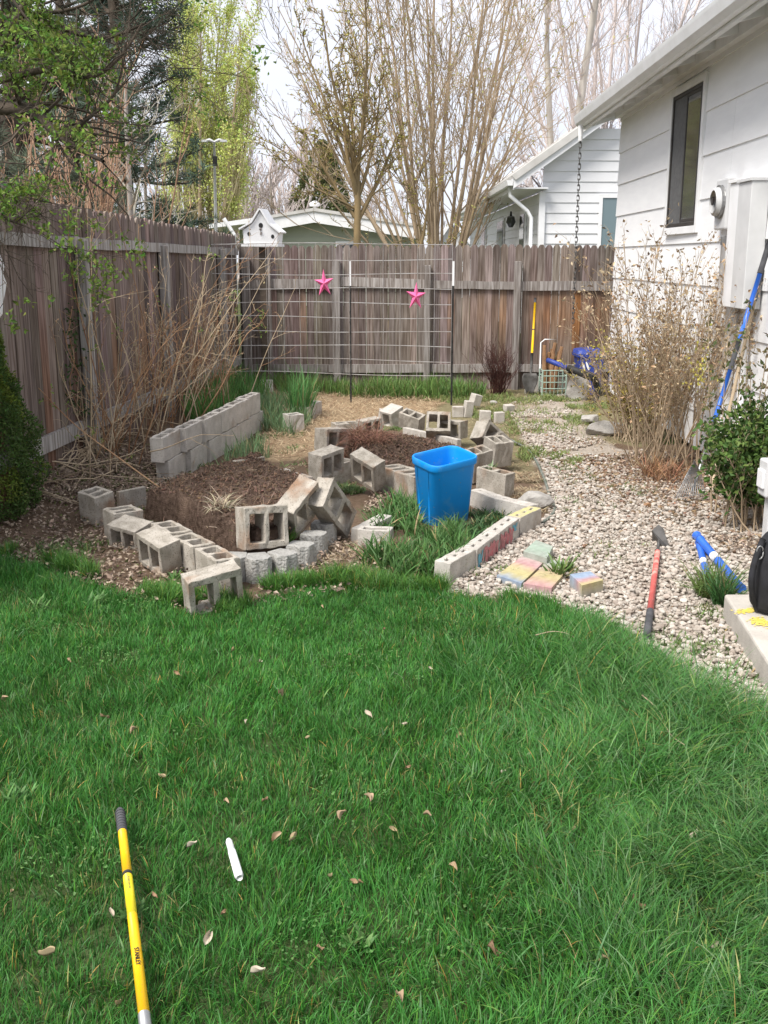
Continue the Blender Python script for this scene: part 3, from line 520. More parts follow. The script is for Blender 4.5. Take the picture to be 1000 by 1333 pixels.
# window
def onwall(name, px0, py0, px1, py1, off, th, m, parent, c=None, bevel=.003, frame=None):
    a = PW(px0, py0); b = PW(px1, py1); y0, y1 = sorted((float(a[1]), float(b[1]))); z0, z1 = sorted((float(a[2]), float(b[2])))
    return wbox(name, y0, y1, z0, z1, off, th, m, parent, bevel, frame)
def wbox(name, y0, y1, z0, z1, off, th, m, parent, bevel=.003, frame=None):
    g = G(); X = wallx((y0 + y1) / 2)
    def bx(a, b, c_, d): g.box((X - off - th, a, c_), (X - off, b, d))
    if frame: f = frame; bx(y0, y0 + f, z0, z1); bx(y1 - f, y1, z0, z1); bx(y0 + f, y1 - f, z0, z0 + f); bx(y0 + f, y1 - f, z1 - f, z1)
    else: bx(y0, y1, z0, z1)
    return g.build(name, m, parent, bevel=bevel)
a = PW(882, 116); b = PW(911, 300); y1, y0 = float(a[1]), float(b[1]); z1 = float(PW(882, 125)[2]); z0 = float(PW(875, 306)[2]); z1 = float(a[2]) - .02
win = wbox('window', y0, y1, z0, z1, .012, .035, M['white'], hs, frame=.065)
wbox('window_frame', y0 + .067, y1 - .067, z0 + .067, z1 - .067, .010, .03, M['dark'], win, frame=.035)
ym = (y0 + y1) / 2; wbox('sash', y0 + .105, ym + .02, z0 + .105, z1 - .105, .012, .024, M['dark'], win, frame=.028)
wbox('pane', y0 + .10, ym, z0 + .10, z1 - .10, .027, .003, M['glass'], win, bevel=0); wbox('insect_screen', ym + .02, y1 - .10, z0 + .10, z1 - .10, .029, .003, M['screen'], win, bevel=0)
# meter and conduit boxes
mp_ = PW(951, 266); mt = G(); mc = np.array([wallx(mp_[1]) - .03, mp_[1], mp_[2]])
g = G(); g.box((mc[0] - .05, mc[1] - .15, mc[2] - .2), (mc[0] + .03, mc[1] + .15, mc[2] + .2)); met = g.build('electric_meter', M['plaster'], hs, bevel=.015)
g = G(); nn = 20
g.tube([mc + (-.052, 0, .02), mc + (-.075, 0, .02)], .128, nn); g.build('meter_ring', M['metal'], met, bevel=.004)
g = G(); g.tube([mc + (-.07, 0, .02), mc + (-.105, 0, .02), mc + (-.115, 0, .02)], [.112, .110, .09], nn); g.build('meter_cover', M['plaster'], met, smooth=True)
g = G(); g.box((mc[0] - .119, mc[1] - .02, mc[2]), (mc[0] - .114, mc[1] + .03, mc[2] + .05)); g.build('meter_label', M['dark'], met)
g = G(); zb0 = .3; g.tube([(mc[0] + .0, mc[1] - .02, mc[2] - .2), (mc[0], mc[1] - .02, .2)], .028, 10); g.build('conduit', M['whitepl'], hs, smooth=True)
g = G(); g.box((mc[0] - .03, mc[1] - .05, mc[2] - .32), (mc[0] + .02, mc[1] + .0, mc[2] - .25)); g.build('conduit_clamp', M['metal'], hs, bevel=.004)
def col(name, pxl, pxr, pyt, pyb, off, th, m, cap=True):
    ya = float(PW(pxl, pyt)[1]); yb = float(PW(pxr, pyt)[1]); zt = float(PW((pxl + pxr) / 2, pyt)[2]); zb = float(PW((pxl + pxr) / 2 - 10, pyb)[2]); o = wbox(name, min(ya, yb), max(ya, yb), zb, zt, off, th, m, hs, bevel=.006)
    if cap: wbox('cap', min(ya, yb) - .01, max(ya, yb) + .01, zt + .001, zt + .025, off, th + .015, m, o)
    return o, ya, yb, zb
o1, ya, yb, zb1 = col('service_panel', 970, 984, 238, 400, .02, .09, M['whitepl'])
o2, yc, yd, zb22 = col('conduit_cover', 989, 1006, 237, 402, .02, .13, M['plaster'])
g = G(); Xc = wallx(ya) - .07; g.tube([(Xc, (ya + yb) / 2, zb1), (Xc, (ya + yb) / 2, .2)], .045, 10); g.tube([(Xc, (yc + yd) / 2, zb22), (Xc, (yc + yd) / 2, .2)], .03, 10)
g.build('conduit', M['whitepl'], hs, smooth=True)
# utility box low on the wall at the right edge
ub = PW(1003, 640); q = P(993, 690, .12); tb_ = thing('utility_box', 'small grey utility box standing on a post beside the green shrub', 'utility box', (q[0] + .05, q[1], 0))
cx, cy = float(q[0]) + .04, float(q[1]); zt = float(PY(993, 598, cy)[2])
g = G(); g.box((cx - .07, cy - .07, zt - .22), (cx + .09, cy + .07, zt)); g.build('box', M['plaster'], tb_, bevel=.012)
g = G(); g.box((cx - .03, cy - .045, .0), (cx + .06, cy + .045, zt - .2)); g.build('post', M['plaster'], tb_, bevel=.008)
g = G(); g.box((cx - .085, cy - .05, zt - .17), (cx - .068, cy + .05, zt - .06)); g.build('cover', M['whitepl'], tb_, bevel=.006)
# ---- neighbour house (gable end faces the garden)
nb = thing('house', 'neighbouring white vinyl sided house seen over the fence beside the near house', 'house', (4.5, 22, 0)); NYY = 22.0
def pn_(px, py): return PY(px, py, NYY)
cx0 = float(pn_(706, 270)[0]); xr = cx0 + 3.2; zeave = float(pn_(690, 236)[2])
g = G(); zz = [.4 + .2 * k for k in range(20)]
rk = lambda X: zeave + .70 * (X - float(pn_(690, 0)[0]))     # rake underside
for k in range(len(zz) - 1):
    z0, z1 = zz[k], zz[k + 1]; xa, xb_ = [cx0 + max(0, (z_ - rk(cx0) - .1) / .70) for z_ in (z0, z1)]
    if xb_ < xr - .1: g.add([(xa, NYY - .022, z0), (xr, NYY - .022, z0), (xr, NYY - .004, z1 + .004), (xb_, NYY - .004, z1 + .004), (xa, NYY + .02, z0), (xr, NYY + .02, z0), (xr, NYY + .02, z1 + .004), (xb_, NYY + .02, z1 + .004)], [(0, 1, 2, 3), (7, 6, 5, 4), (0, 4, 5, 1), (1, 5, 6, 2), (2, 6, 7, 3), (3, 7, 4, 0)])
for k in range(13): lapwall(g, (cx0, NYY + 18), (cx0, NYY), [zz[k], zz[k + 1]], thick=.018, side=1, c=(.95, .95, .93))
g.build('siding', M['vinyl'], nb)
g = G(); g.box((cx0 + .02, NYY + .03, 0), (xr + 3, NYY + 18, 2.9)); g.build('wall', M['vinyl'], nb)
g = G(); g.box((cx0 - .07, NYY - .07, 0), (cx0 + .05, NYY - .022, 3.0)); g.box((cx0 - .07, NYY - .02, 0), (cx0 - .022, NYY + .1, 3.0)); g.build('corner_trim', M['whitepl'], nb)
xe = float(pn_(674, 0)[0]) - .02; ze = rk(xe) + .02
def nf(u, v, Yv): return (xe + u, Yv, ze + v)
g = G(); g.prism([(0, 0), (4.2, 4.2 * .7), (4.2, 4.2 * .7 + .24), (0, .22)], NYY - .32, NYY - .28, nf); g.prism([(0, -.02), (.03, -.02), (.03, .2), (0, .2)], NYY - .27, NYY + 18.3, nf); g.build('fascia', M['whitepl'], nb)
g = G(); g.prism([(.035, .16), (4.2, 4.2 * .7 + .1), (4.2, 4.2 * .7 + .27), (-.04, .26), (-.04, .24)], NYY - .36, NYY + 18.3, lambda u, v, Yv: nf(u, v + .0, Yv)); g.build('roof', M['roofw'], nb)
g = G(); g.prism([(.04, .0), (.7, .0), (.7, .03), (.04, .03)], NYY - .26, NYY + 18.2, nf); g.build('soffit', M['vinyl'], nb)
g = G(); g.prism([(-.13, .16), (-.11, .06), (-.01, .06), (-.01, .16)], NYY - .3, NYY + 18.3, nf); g.build('gutter', M['whitepl'], nb)
g = G(); g.tube([nf(-.06, .05, NYY - .1), nf(-.04, -.12, NYY - .1), nf(.32, -.42, NYY - .1), nf(.40, -.55, NYY - .1), nf(.40, -2.6, NYY - .1)], .04, 8); g.build('downspout', M['whitepl'], nb, smooth=True)
def nwin(pxa, pxb, pya, pyb, m2):
    a = pn_(pxa, pya); b = pn_(pxb, pyb); g = G(); Yv = NYY - .03; f = .07
    x0, x1, z0, z1 = a[0], b[0], b[2], a[2]
    g.box((x0, Yv - .03, z0), (x0 + f, Yv, z1)); g.box((x1 - f, Yv - .03, z0), (x1, Yv, z1)); g.box((x0 + f, Yv - .03, z1 - f), (x1 - f, Yv, z1)); g.box((x0 + f, Yv - .03, z0), (x1 - f, Yv, z0 + f)); w_ = g.build('window', M['whitepl'], nb)
    g = G(); g.box((x0 + f, Yv - .012, z0 + f), (x1 - f, Yv - .006, z1 - f)); g.build('pane', m2, w_)
nwin(780, 818, 253, 345, mat('pane_blue', (.16, .22, .24), rough=.15, spec=.6))
for yy, wd in ((24.2, .9), (28.5, 1.6), (33.5, 1.4)):
    g = G(); g.box((cx0 - .06, yy, 1.5), (cx0 - .022, yy + wd, 2.75)); w_ = g.build('window', M['whitepl'], nb); g = G(); g.box((cx0 - .075, yy + .08, 1.58), (cx0 - .061, yy + wd - .08, 2.67)); g.build('pane', M['glass'], w_)
lq = (cx0 - .16, 24.0 + 2.0, 2.55); g = G(); g.tube([(lq[0], lq[1], lq[2] + .25), (lq[0], lq[1], lq[2] + .15), (lq[0], lq[1], lq[2] + .13)], [.02, .03, .10], 10); lmp = g.build('wall_lamp', M['black'], nb)
g = G(); g.tube([(lq[0], lq[1], lq[2] + .12), (lq[0], lq[1], lq[2]), (lq[0], lq[1], lq[2] - .12)], [.09, .12, .05], 10); g.build('lamp_glass', M['glass'], lmp, smooth=True)
# ---- sage house
SY = 40.; sg = thing('house', 'low sage green house with a shallow white gable behind the back fence', 'house', (0, SY, 0))
def ps(px, py): q = PY(px, py, SY); return float(q[0]), float(q[2])
xl, _ = ps(345, 300); xr_, _ = ps(549, 300); ap = ps(410, 277); el = ps(318, 291); er = ps(556, 298)
g = G(); fy = lambda u, v, Yv: (u, Yv, v)
wl = lambda X: el[1] + (ap[1] - el[1]) * (X - el[0]) / (ap[0] - el[0]) if X < ap[0] else ap[1] + (er[1] - ap[1]) * (X - ap[0]) / (er[0] - ap[0])
g.prism([(xl, 0), (xr_, 0), (xr_, wl(xr_)), (ap[0], ap[1]), (xl, wl(xl))], SY, SY + 7, fy)
for k in range(9): g.box((xl + .01, SY - .03, .5 + k * .4), (xr_ - .01, SY - .002, .88 + k * .4)) if .88 + k * .4 < wl(xr_) else None
g.build('wall', M['sage'], sg)
g = G(); t_ = .42
g.prism([(el[0], el[1] - t_), (ap[0], ap[1] - t_ + .06), (er[0], er[1] - t_), (er[0], er[1]), (ap[0], ap[1] + .03), (el[0], el[1])], SY - .55, SY - .50, fy); g.build('fascia', M['whitepl'], sg)
g = G(); g.prism([(el[0] - .05, el[1] + .005), (ap[0], ap[1] + .035), (er[0] + .05, er[1] + .005), (er[0] + .05, er[1] + .10), (ap[0], ap[1] + .15), (el[0] - .05, el[1] + .10)], SY - .6, SY + 7.3, fy); g.build('roof', M['roofw'], sg)
bl = ps(279, 294); g = G(); g.prism([(bl[0], bl[1] - .12), (xl, bl[1] + .1), (xl, bl[1] + .28), (bl[0], bl[1] + .02)], SY - 1.2, SY + 3, fy); g.build('porch_roof', M['whitepl'], sg)
g = G(); g.box((ps(300, 0)[0], SY + .5, 0), (xl - .01, SY + 3, bl[1] - .05)); g.build('porch_wall', M['sage'], sg)
g = G(); a = ps(298, 286); b = ps(311, 306); g.tube([(a[0], SY - 1.25, a[1]), (b[0], SY - 1.25, b[1]), (b[0], SY - 1.25, .1)], .07, 8); g.build('downspout', M['whitepl'], sg)
a = ps(409, 268); g = G(); g.tube([(a[0], SY + .3, a[1] - .5), (a[0], SY + .3, a[1])], .06, 8); g.tube([(a[0], SY + .3, a[1]), (a[0], SY + .3, a[1] + .1), (a[0], SY + .3, a[1] + .2)], [.18, .2, .02], 10); g.build('roof_vent', M['whitepl'], sg)
a = ps(437, 314); b = ps(472, 330); g = G(); g.box((a[0], SY - .09, b[1]), (b[0], SY - .04, a[1])); w_ = g.build('window', M['whitepl'], sg); g = G(); g.box((a[0] + .12, SY - .11, b[1] + .1), (b[0] - .12, SY - .091, a[1] - .12)); g.build('pane', M['glass'], w_)
# ---- small house with blue grey roof
BYY = 48.; bh = thing('house', 'small white house with blue grey shingle roof far behind the fence', 'house', (4, BYY, 0))
def pb(px, py): q = PY(px, py, BYY); return float(q[0]), float(q[2])
g = G(); a = pb(568, 318); p_ = pb(588, 292); c_ = pb(612, 318); g.prism([(a[0], 0), (c_[0], 0), (c_[0], c_[1]), (p_[0], p_[1]), (a[0], a[1])], BYY, BYY + .5, fy); g.box((c_[0] - .6, BYY + .6, 0), (c_[0] + 1.4, BYY + 6, c_[1])); g.build('wall', M['vinyl'], bh)
g = G(); g.bar((a[0] - .3, BYY - .1, a[1] - .35), (p_[0], BYY - .1, p_[1] + .15), .35, .14, up=(0, 0, 1)); g.bar((p_[0], BYY - .1, p_[1] + .15), (c_[0] + .35, BYY - .1, c_[1] - .35), .35, .14); g.build('fascia', M['whitepl'], bh)
d1 = pb(590, 291); d2 = pb(636, 291); d3 = pb(640, 318); d4 = pb(613, 319)
g = G(); g.add([(d1[0], BYY + 2.5, d1[1]), (d2[0], BYY + 2.5, d2[1]), (d3[0], BYY - .2, d3[1] - .4), (d4[0], BYY - .2, d4[1] - .4), (d1[0], BYY + 2.7, d1[1] - .2), (d2[0], BYY + 2.7, d2[1] - .2), (d3[0], BYY, d3[1] - .6), (d4[0], BYY, d4[1] - .6)], [(0, 1, 2, 3), (7, 6, 5, 4), (0, 4, 5, 1), (1, 5, 6, 2), (2, 6, 7, 3), (3, 7, 4, 0)]); g.build('roof', M['roofb'], bh)
# ---- street lamp
LY = 27.; a = PY(279, 300, LY); b = PY(279, 185, LY); lt = thing('street_lamp', 'white street lamp with two short arms in front of the yellow green poplar', 'street lamp', (a[0], LY, 0))
g = G(); g.tube([(a[0], LY, 0), (b[0], LY, b[2])], [.055, .03], 8); g.build('pole', M['whitepl'], lt, smooth=True)
for s in (-1, 1): g = G(); g.tube([(b[0], LY, b[2]), (b[0] + s * .12, LY, b[2] + .05), (b[0] + s * .18, LY, b[2] + .04)], [.025, .04, .03], 8); g.box((b[0] + s * .23 - .07, LY - .07, b[2] - .0), (b[0] + s * .23 + .07, LY + .07, b[2] + .05)); g.build('lamp_head', M['whitepl'], lt)
g = G(); g.box((b[0] - .055, LY - .05, b[2] - .55), (b[0] + .055, LY + .05, b[2] - .32)); g.build('transformer', M['black'], lt, bevel=.02)
# ================================================================== trellis, posts, birdhouse, stars
TY = 12.5; tr = thing('wire_trellis', 'curved wire grid panel trellis standing in front of the back fence', 'trellis', (0, TY, 0))
def curvex():
    right = PY(588, 400, TY); pts = []
    xr0 = float(right[0]); xl0 = float(PY(352, 400, 12.9)[0]); K = 26
    for i in range(K): u = i / (K - 1); pts.append((xr0 + (xl0 - xr0) * u, TY + .4 * u))
    x, y = pts[-1]; ang = math.pi - .17; seg = .075
    for i in range(26): ang += .075 if i < 18 else .01; x += math.cos(ang) * seg; y += math.sin(ang) * seg; pts.append((x, y))
    return np.array(pts)
cp = curvex(); s_ = np.concatenate([[0], np.cumsum(np.hypot(*np.diff(cp, axis=0).T))])
zt0 = float(PY(588, 338, TY)[2]); zb0 = float(PY(588, 489, TY)[2]); hz = [zt0 + .18] + list(np.linspace(zt0, zb0, 9))
pl = [np.column_stack([cp, z + .012 * np.sin(s_ * 2 + z * 9) - .03 * (s_ > 3) * (s_ - 3)]) for z in hz]; V1, F1 = tubes(pl, [np.full(len(p), .0046) for p in pl], 5)
pl2 = []
for sv in np.arange(0, s_[-1] + .01, .203): xx = np.interp(sv, s_, cp[:, 0]); yy = np.interp(sv, s_, cp[:, 1]); pl2.append(np.array([(xx, yy - .006, z) for z in (hz[0] + .01, (hz[0] + hz[-1]) / 2, hz[-1] - .02)]))
V2, F2 = tubes(pl2, [np.full(3, .0028) for p in pl2], 4)
mk('wire_grid', np.concatenate([V1, V2]), [np.concatenate([F1, F2 + len(V1)])], M['wire'], tr)
def tpost(px, pyt, pyb, pywhite, Yv, label):
    b = PY(px, pyb, Yv); t = PY(px, pyt, Yv); w_ = PY(px, pywhite, Yv); th_ = thing('metal_post', label, 'post', (b[0], Yv - .03, 0)); y = Yv - .03; zb = max(0, float(b[2])) - .1 if pyb > 500 else 0
    g = G(); g.box((b[0] - .011, y - .003, zb), (b[0] + .011, y + .003, w_[2])); g.box((b[0] - .003, y + .0035, zb), (b[0] + .003, y + .03, w_[2]))
    for k in range(12): zz = zb + .25 + k * .12; g.box((b[0] - .008, y - .012, zz), (b[0] + .008, y - .0035, zz + .025)) if zz < w_[2] - .05 else None
    g.build('post_shaft', M['black'], th_)
    g = G(); g.box((b[0] - .012, y - .004, w_[2]), (b[0] + .012, y + .004, t[2])); g.box((b[0] - .004, y + .0045, w_[2]), (b[0] + .004, y + .03, t[2])); g.build('white_tip', M['whitepl'], th_)
tpost(587.5, 340, 527, 372, TY, 'black metal stake with a white tip at the right end of the wire trellis')
tpost(457, 340, 515, 372, 12.75, 'black metal stake with a white tip halfway along the wire trellis')
# birdhouse + its post
PYY = 13.35; b = PY(347, 506, PYY); po = thing('wooden_post', 'dark square wooden post carrying the birdhouse in the fence corner', 'post', (b[0], PYY, 0))
zt = float(PY(345, 322, PYY)[2]); g = G(); g.box((b[0] - .045, PYY - .045, 0), (b[0] + .045, PYY + .045, zt)); g.build('shaft', M['barkd'], po, bevel=.005)
g = G(); g.box((b[0] - .075, PYY - .07, 0), (b[0] + .09, PYY + .04 - .09, .22)); g.build('foot_block', M['wood'], po, bevel=.006, )
bhp = PY(342, 320, PYY); sx = 13.6 / 1370; z0 = float(PY(342, 320, PYY)[2]); X0 = float(PY(342, 320, PYY)[0])
bt = thing('birdhouse', 'white painted birdhouse with three holes on top of the dark post', 'birdhouse', (X0, PYY, z0))
def f3(u, v, d): a = .22; uu = u * sx; return (X0 + uu * math.cos(a) - (d) * math.sin(a) * -1, PYY + uu * math.sin(a) * -1 * -1 + d * math.cos(a), z0 + v * sx)
outl = [(-20, 2), (21, 2), (23, 17), (11, 26), (1.5, 41), (-8, 27), (-20, 18)]
g = G(); g.prism(outl, -.10, .10, f3); g.build('body', M['white'], bt, bevel=.003)
g = G()
for (a0, b0) in (((25, 15), (12, 25.5)), ((12, 25.5), (1.5, 43)), ((1.5, 43), (-9, 27)), ((-9, 27), (-24, 19))):
    nx_, ny_ = -(b0[1] - a0[1]), b0[0] - a0[0]; l_ = math.hypot(nx_, ny_); nx_, ny_ = nx_ / l_ * 1.8, ny_ / l_ * 1.8; s = -1 if ny_ < 0 else 1
    g.prism([a0, b0, (b0[0] + nx_ * s, b0[1] + ny_ * s), (a0[0] + nx_ * s, a0[1] + ny_ * s)], -.13, .13, f3)
g.build('roof', M['whitepl'], bt)
g = G(); g.prism([(-22, -1), (23, -1), (23, 2), (-22, 2)], -.13, .13, f3); g.build('base', M['white'], bt)
for (u, v, r) in ((1.8, 24, 2.6), (-13, 14, 2.0), (16, 11, 2.0)): g = G(); g.prism([(u + r * math.cos(k * .524), v + r * 1.25 * math.sin(k * .524)) for k in range(12)], -.104, -.1005, f3); g.build('entrance_hole', M['black'], bt)
for (u, v) in ((1.5, 18), (1.8, 13)): g = G(); g.prism([(u - 1.2, v), (u + 1, v), (u + 1.4, v + 3.2), (u - .8, v + 3.6)], -.108, -.101, f3); g.build('painted_patch', M['rust'], bt)
g = G(); g.tube([f3(1.5, 19.5, -.10), f3(1.5, 19.5, -.15)], .006, 6); g.build('perch', M['dark'], bt)
def star(px, py, Yv, R, rot, label):
    c0 = PY(px, py, Yv); V = [(c0[0], Yv - .045, c0[2])]; V2_ = [(c0[0], Yv + .01, c0[2])]
    for k in range(10):
        r = R if k % 2 == 0 else R * .36; a = math.pi / 2 + rot + k * math.pi / 5; V.append((c0[0] + r * math.cos(a) * .80, Yv, c0[2] + r * math.sin(a) * 1.12))
    V += V2_; F_ = [(0, 1 + (k + 1) % 10, 1 + k) for k in range(10)] + [(11, 1 + k, 1 + (k + 1) % 10) for k in range(10)]
    tag(mk('metal_star', V, F_, M['pink'], bevel=.001), label, 'star', 'pink stars hung on the trellis')
star(422, 369, 12.62, .15, .06, 'pink five pointed star hanging left on the wire trellis, below the fence top')
star(541.5, 386, 12.5, .15, -.05, 'pink five pointed star hanging right and slightly lower on the wire trellis')
# white wall ornament at the left edge
g = G(); Yo = 6.9; c0 = PY(8, 385, Yo); Xo = float(fencex(Yo)) + .06
pts = [(.16, 0), (.20, .10), (.14, .22), (.19, .34), (.11, .46), (.03, .56), (-.06, .52), (-.12, .38), (-.18, .30), (-.13, .16), (-.17, .04), (-.12, -.08), (-.15, -.22), (-.04, -.36), (.05, -.30), (.08, -.16)]
g.prism([(u * .8 - .05, v * .48) for u, v in pts], 0, .012, lambda u, v, d: (Xo + d, Yo + u * 1.0, float(c0[2]) + v + .03))
tag(g.build('wall_ornament', M['whitepl'], bevel=.003), 'white cut out leaf ornament on the left fence above the evergreen', 'ornament')
# ================================================================== chain and tools
def chain(pa, pb_, label):
    pa = np.array(pa, float); pb_ = np.array(pb_, float); n = int(np.linalg.norm(pb_ - pa) / .062); g = G()
    for k in range(n):
        c0 = pa + (pb_ - pa) * (k + .5) / n; ax = (1, 0, 0) if k % 2 else (0, 1, 0); pts = [c0 + np.array(ax) * .017 * math.cos(t) + np.array([0, 0, 1]) * .044 * math.sin(t) for t in np.arange(9) * math.pi / 4]
        g.tube(pts, .006, 5, cap=False)
    return tag(g.build('rain_chain', M['steel'], smooth=True), label, 'chain')
a = PY(767, 163, 13.7); b = PY(763.5, 380, 13.7); xg = ex - .075 + WS * (13.7 - 13.85)
chain((xg, 13.70, ez - .13), (xg, 13.70, .9), 'rusty metal rain chain hanging from the end of the house gutter')
g = G(); g.tube([(xg, 13.70, ez - .12), (xg, 13.70, ez - .30)], [.035, .025], 10); g.build('outlet', M['whitepl'], hs)
# ================================================================== tools and things by the back fence
def pole(g, a, b, r0, r1=None, n=12, c=None): g.tube([a, b], [r0, r0 if r1 is None else r1], n, c); return g
def lerp(a, b, t): return np.array(a) + (np.array(b) - np.array(a)) * t
# garden fork/shovel leaning on the fence
a = P(695, 520, .0); b = PY(697, 388, 13.98); a = np.array([a[0], 13.45, .02]); b = np.array(b)
sh = thing('shovel', 'yellow handled shovel leaning upright against the back fence', 'shovel', a)
g = G(); pole(g, lerp(a, b, .42), lerp(a, b, .95), .015); g.build('handle', M['yellow'], sh, smooth=True)
g = G(); pole(g, lerp(a, b, .951), lerp(a, b, 1.0), .017); pole(g, lerp(a, b, .66), lerp(a, b, .67), .0165); g.build('grip', M['grip'], sh, smooth=True)
g = G(); pole(g, lerp(a, b, .14), lerp(a, b, .419), .015, .02); g.build('socket', M['steel'], sh, smooth=True)
K = 9; L_ = 7; V = []; 
for i in range(L_):
    v = i / (L_ - 1); z = a[2] + .0 + v * .26; wd = .10 * min(1, .35 + 1.1 * v) * (1 if v < .9 else .8)
    for k in range(K): u = -1 + 2 * k / (K - 1); V.append((a[0] + u * wd, a[1] + .02 + v * .02 + .03 * u * u * -1 + .0, z))
Fb = [(i * K + k, i * K + k + 1, (i + 1) * K + k + 1, (i + 1) * K + k) for i in range(L_ - 1) for k in range(K - 1)]
o = mk('blade', V, Fb, M['steel'], sh, smooth=True); s = o.modifiers.new('s', 'SOLIDIFY'); s.thickness = .004
# leaning slabs behind the shovel
def leanslab(px0, px1, pyt, pyb, Yb, label, th=.045, tilt=.12):
    b0 = PY(px0, pyb, Yb); b1 = PY(px1, pyb, Yb); zt = float(PY(px0, pyt, Yb)[2]); g = G(); zb = max(0, float(b0[2])) - .02
    g.prism([(b0[0], zb), (b1[0], zb), (b1[0] - .01, zt), (b0[0] + .01, zt + .01)], 0, th, lambda u, v, d: (u, Yb + d + (v) * tilt, v)); return tag(g.build('paving_slab', M['blocklight'], bevel=.006), label, 'paving slab')
leanslab(687, 711, 491, 526, 13.72, 'tall grey paving slab leaning on the fence behind the yellow shovel')
leanslab(682.5, 693, 502, 524, 13.60, 'smaller grey paving slab leaning in front, left of the yellow shovel')
# wire crate with firewood
cr = P(728, 522, 0); cx, cy = float(cr[0]), 13.45; wdt = .15
ct = thing('wire_crate', 'pale green wire crate standing open by the fence, right of the paving slabs', 'crate', (cx, cy, 0)); g = G()
for z in (.10, .18, .26, .33): g.tube([(cx - wdt, cy - .12, z), (cx + wdt, cy - .12, z), (cx + wdt, cy + .14, z), (cx - wdt, cy + .14, z), (cx - wdt, cy - .12, z)], .007, 5)
for k in range(7): xx = cx - wdt + k * wdt / 3; g.tube([(xx, cy - .12, .01), (xx, cy - .12, .33)], .004, 5)
for s in (-1, 1): g.tube([(cx + s * wdt, cy - .12, 0), (cx + s * wdt, cy - .12, .33)], .011, 6); g.tube([(cx + s * wdt, cy + .14, 0), (cx + s * wdt, cy + .14, .33)], .011, 6)
g.build('basket', mat('crate_green', (.35, .45, .38), rough=.5), ct)
g = G(); g.tube([(cx - wdt, cy + .13, .33), (cx - wdt, cy + .13, .66), (cx - wdt + .05, cy + .13, .70), (cx + .05, cy + .13, .70)], .009, 6); g.build('handle', M['whitepl'], ct, smooth=True)
for k in range(9):
    g = G(); b0 = np.array([cx + rng.uniform(-.11, .10), cy + rng.uniform(-.06, .08), .06]); t0 = b0 + np.array([rng.uniform(-.12, .14), rng.uniform(-.02, .05), rng.uniform(.42, .62)])
    g.tube([b0, (b0 + t0) / 2 + rng.normal(0, .015, 3), t0], [.028, .03, .022], 7)
    tag(g.build('firewood_stick', M['trunkw']), 'brown firewood stick standing in the pale wire crate', 'firewood', 'firewood sticks standing in the wire crate')
# blue black tube
a = PY(713, 469, 13.2); b = PY(774, 492, 12.6); tt = thing('long_pole_tool', 'blue and black tube lying slanted between the wire crate and the blue bin', 'garden tool', b)
g = G(); pole(g, a, lerp(a, b, .45), .032); g.build('blue_sleeve', M['bluebin'], tt, smooth=True); g = G(); pole(g, lerp(a, b, .451), b, .042, .05); g.build('black_sleeve', M['black'], tt, smooth=True)
b_ = P(772, 505, .0); g = G(); g.tube([b, (b[0] + .05, b[1] + .02, .18), (b[0] + .02, b[1], .0)], [.045, .04, .03], 8); g.build('foot', M['black'], tt, smooth=True)
# blue bin
cx, cy = float(PY(766, 480, 13.5)[0]), 13.5; bb = thing('storage_bin', 'dark blue plastic bin with a lid and white slots standing by the back fence', 'bin', (cx, cy, 0))
zt = float(PY(766, 457, cy)[2]); g = G()
def ring(w_, d_, z, r=.05, n=5): return [(cx + sx_ * (w_ - r) + r * math.cos(a + q), cy + sy_ * (d_ - r) + r * math.sin(a + q), z) for q, sx_, sy_ in ((0, 1, 1), (math.pi / 2, -1, 1), (math.pi, -1, -1), (3 * math.pi / 2, 1, -1)) for a in np.linspace(0, math.pi / 2, n)]
def loft(rings, m, name, parent, closed=(True, True), **k):
    n = len(rings[0]); V = [p for r in rings for p in r]; F_ = [(i * n + j, i * n + (j + 1) % n, (i + 1) * n + (j + 1) % n, (i + 1) * n + j) for i in range(len(rings) - 1) for j in range(n)]
    if closed[0]: F_.append(tuple(range(n))[::-1])
    if closed[1]: F_.append(tuple(range((len(rings) - 1) * n, len(rings) * n)))
    return mk(name, V, F_, m, parent, smooth=False, **k)
loft([ring(.125, .16, 0.02), ring(.165, .2, zt - .06)], M['bluebin'], 'body', bb)
loft([ring(.185, .215, zt - .06), ring(.19, .22, zt - .02), ring(.17, .20, zt + .02), ring(.12, .15, zt + .035)], M['bluebin'], 'lid', bb)
def text(name, s, size, m, parent, loc, rot, ext=.001):
    cu = bpy.data.curves.new(name, 'FONT'); cu.body = s; cu.size = size; cu.align_x = 'CENTER'; cu.align_y = 'CENTER'; cu.extrude = ext
    tmp = bpy.data.objects.new('t', cu); COL.objects.link(tmp); bpy.context.view_layer.update()
    me = bpy.data.meshes.new_from_object(tmp.evaluated_get(bpy.context.evaluated_depsgraph_get())); bpy.data.objects.remove(tmp)
    me.materials.clear(); me.materials.append(m); Mx = Matrix.Translation(Vector(loc) - Vector(ORG[parent.name])) @ rot.to_4x4(); me.transform(Mx)
    o = bpy.data.objects.new(name, me); COL.objects.link(o); o.parent = parent; ORG[o.name] = ORG[parent.name]; return o

for u in (-.10, -.05): g = G(); g.prism([(u + .014 * math.cos(k * .524) - .02 * math.sin(k * .524), .055 * math.sin(k * .524)) for k in range(12)], 0, .004, lambda a1, b1, d: (cx + a1, cy - .196 - d + .0, zt - .17 + b1)); g.build('white_slot', M['whitepl'], bb)
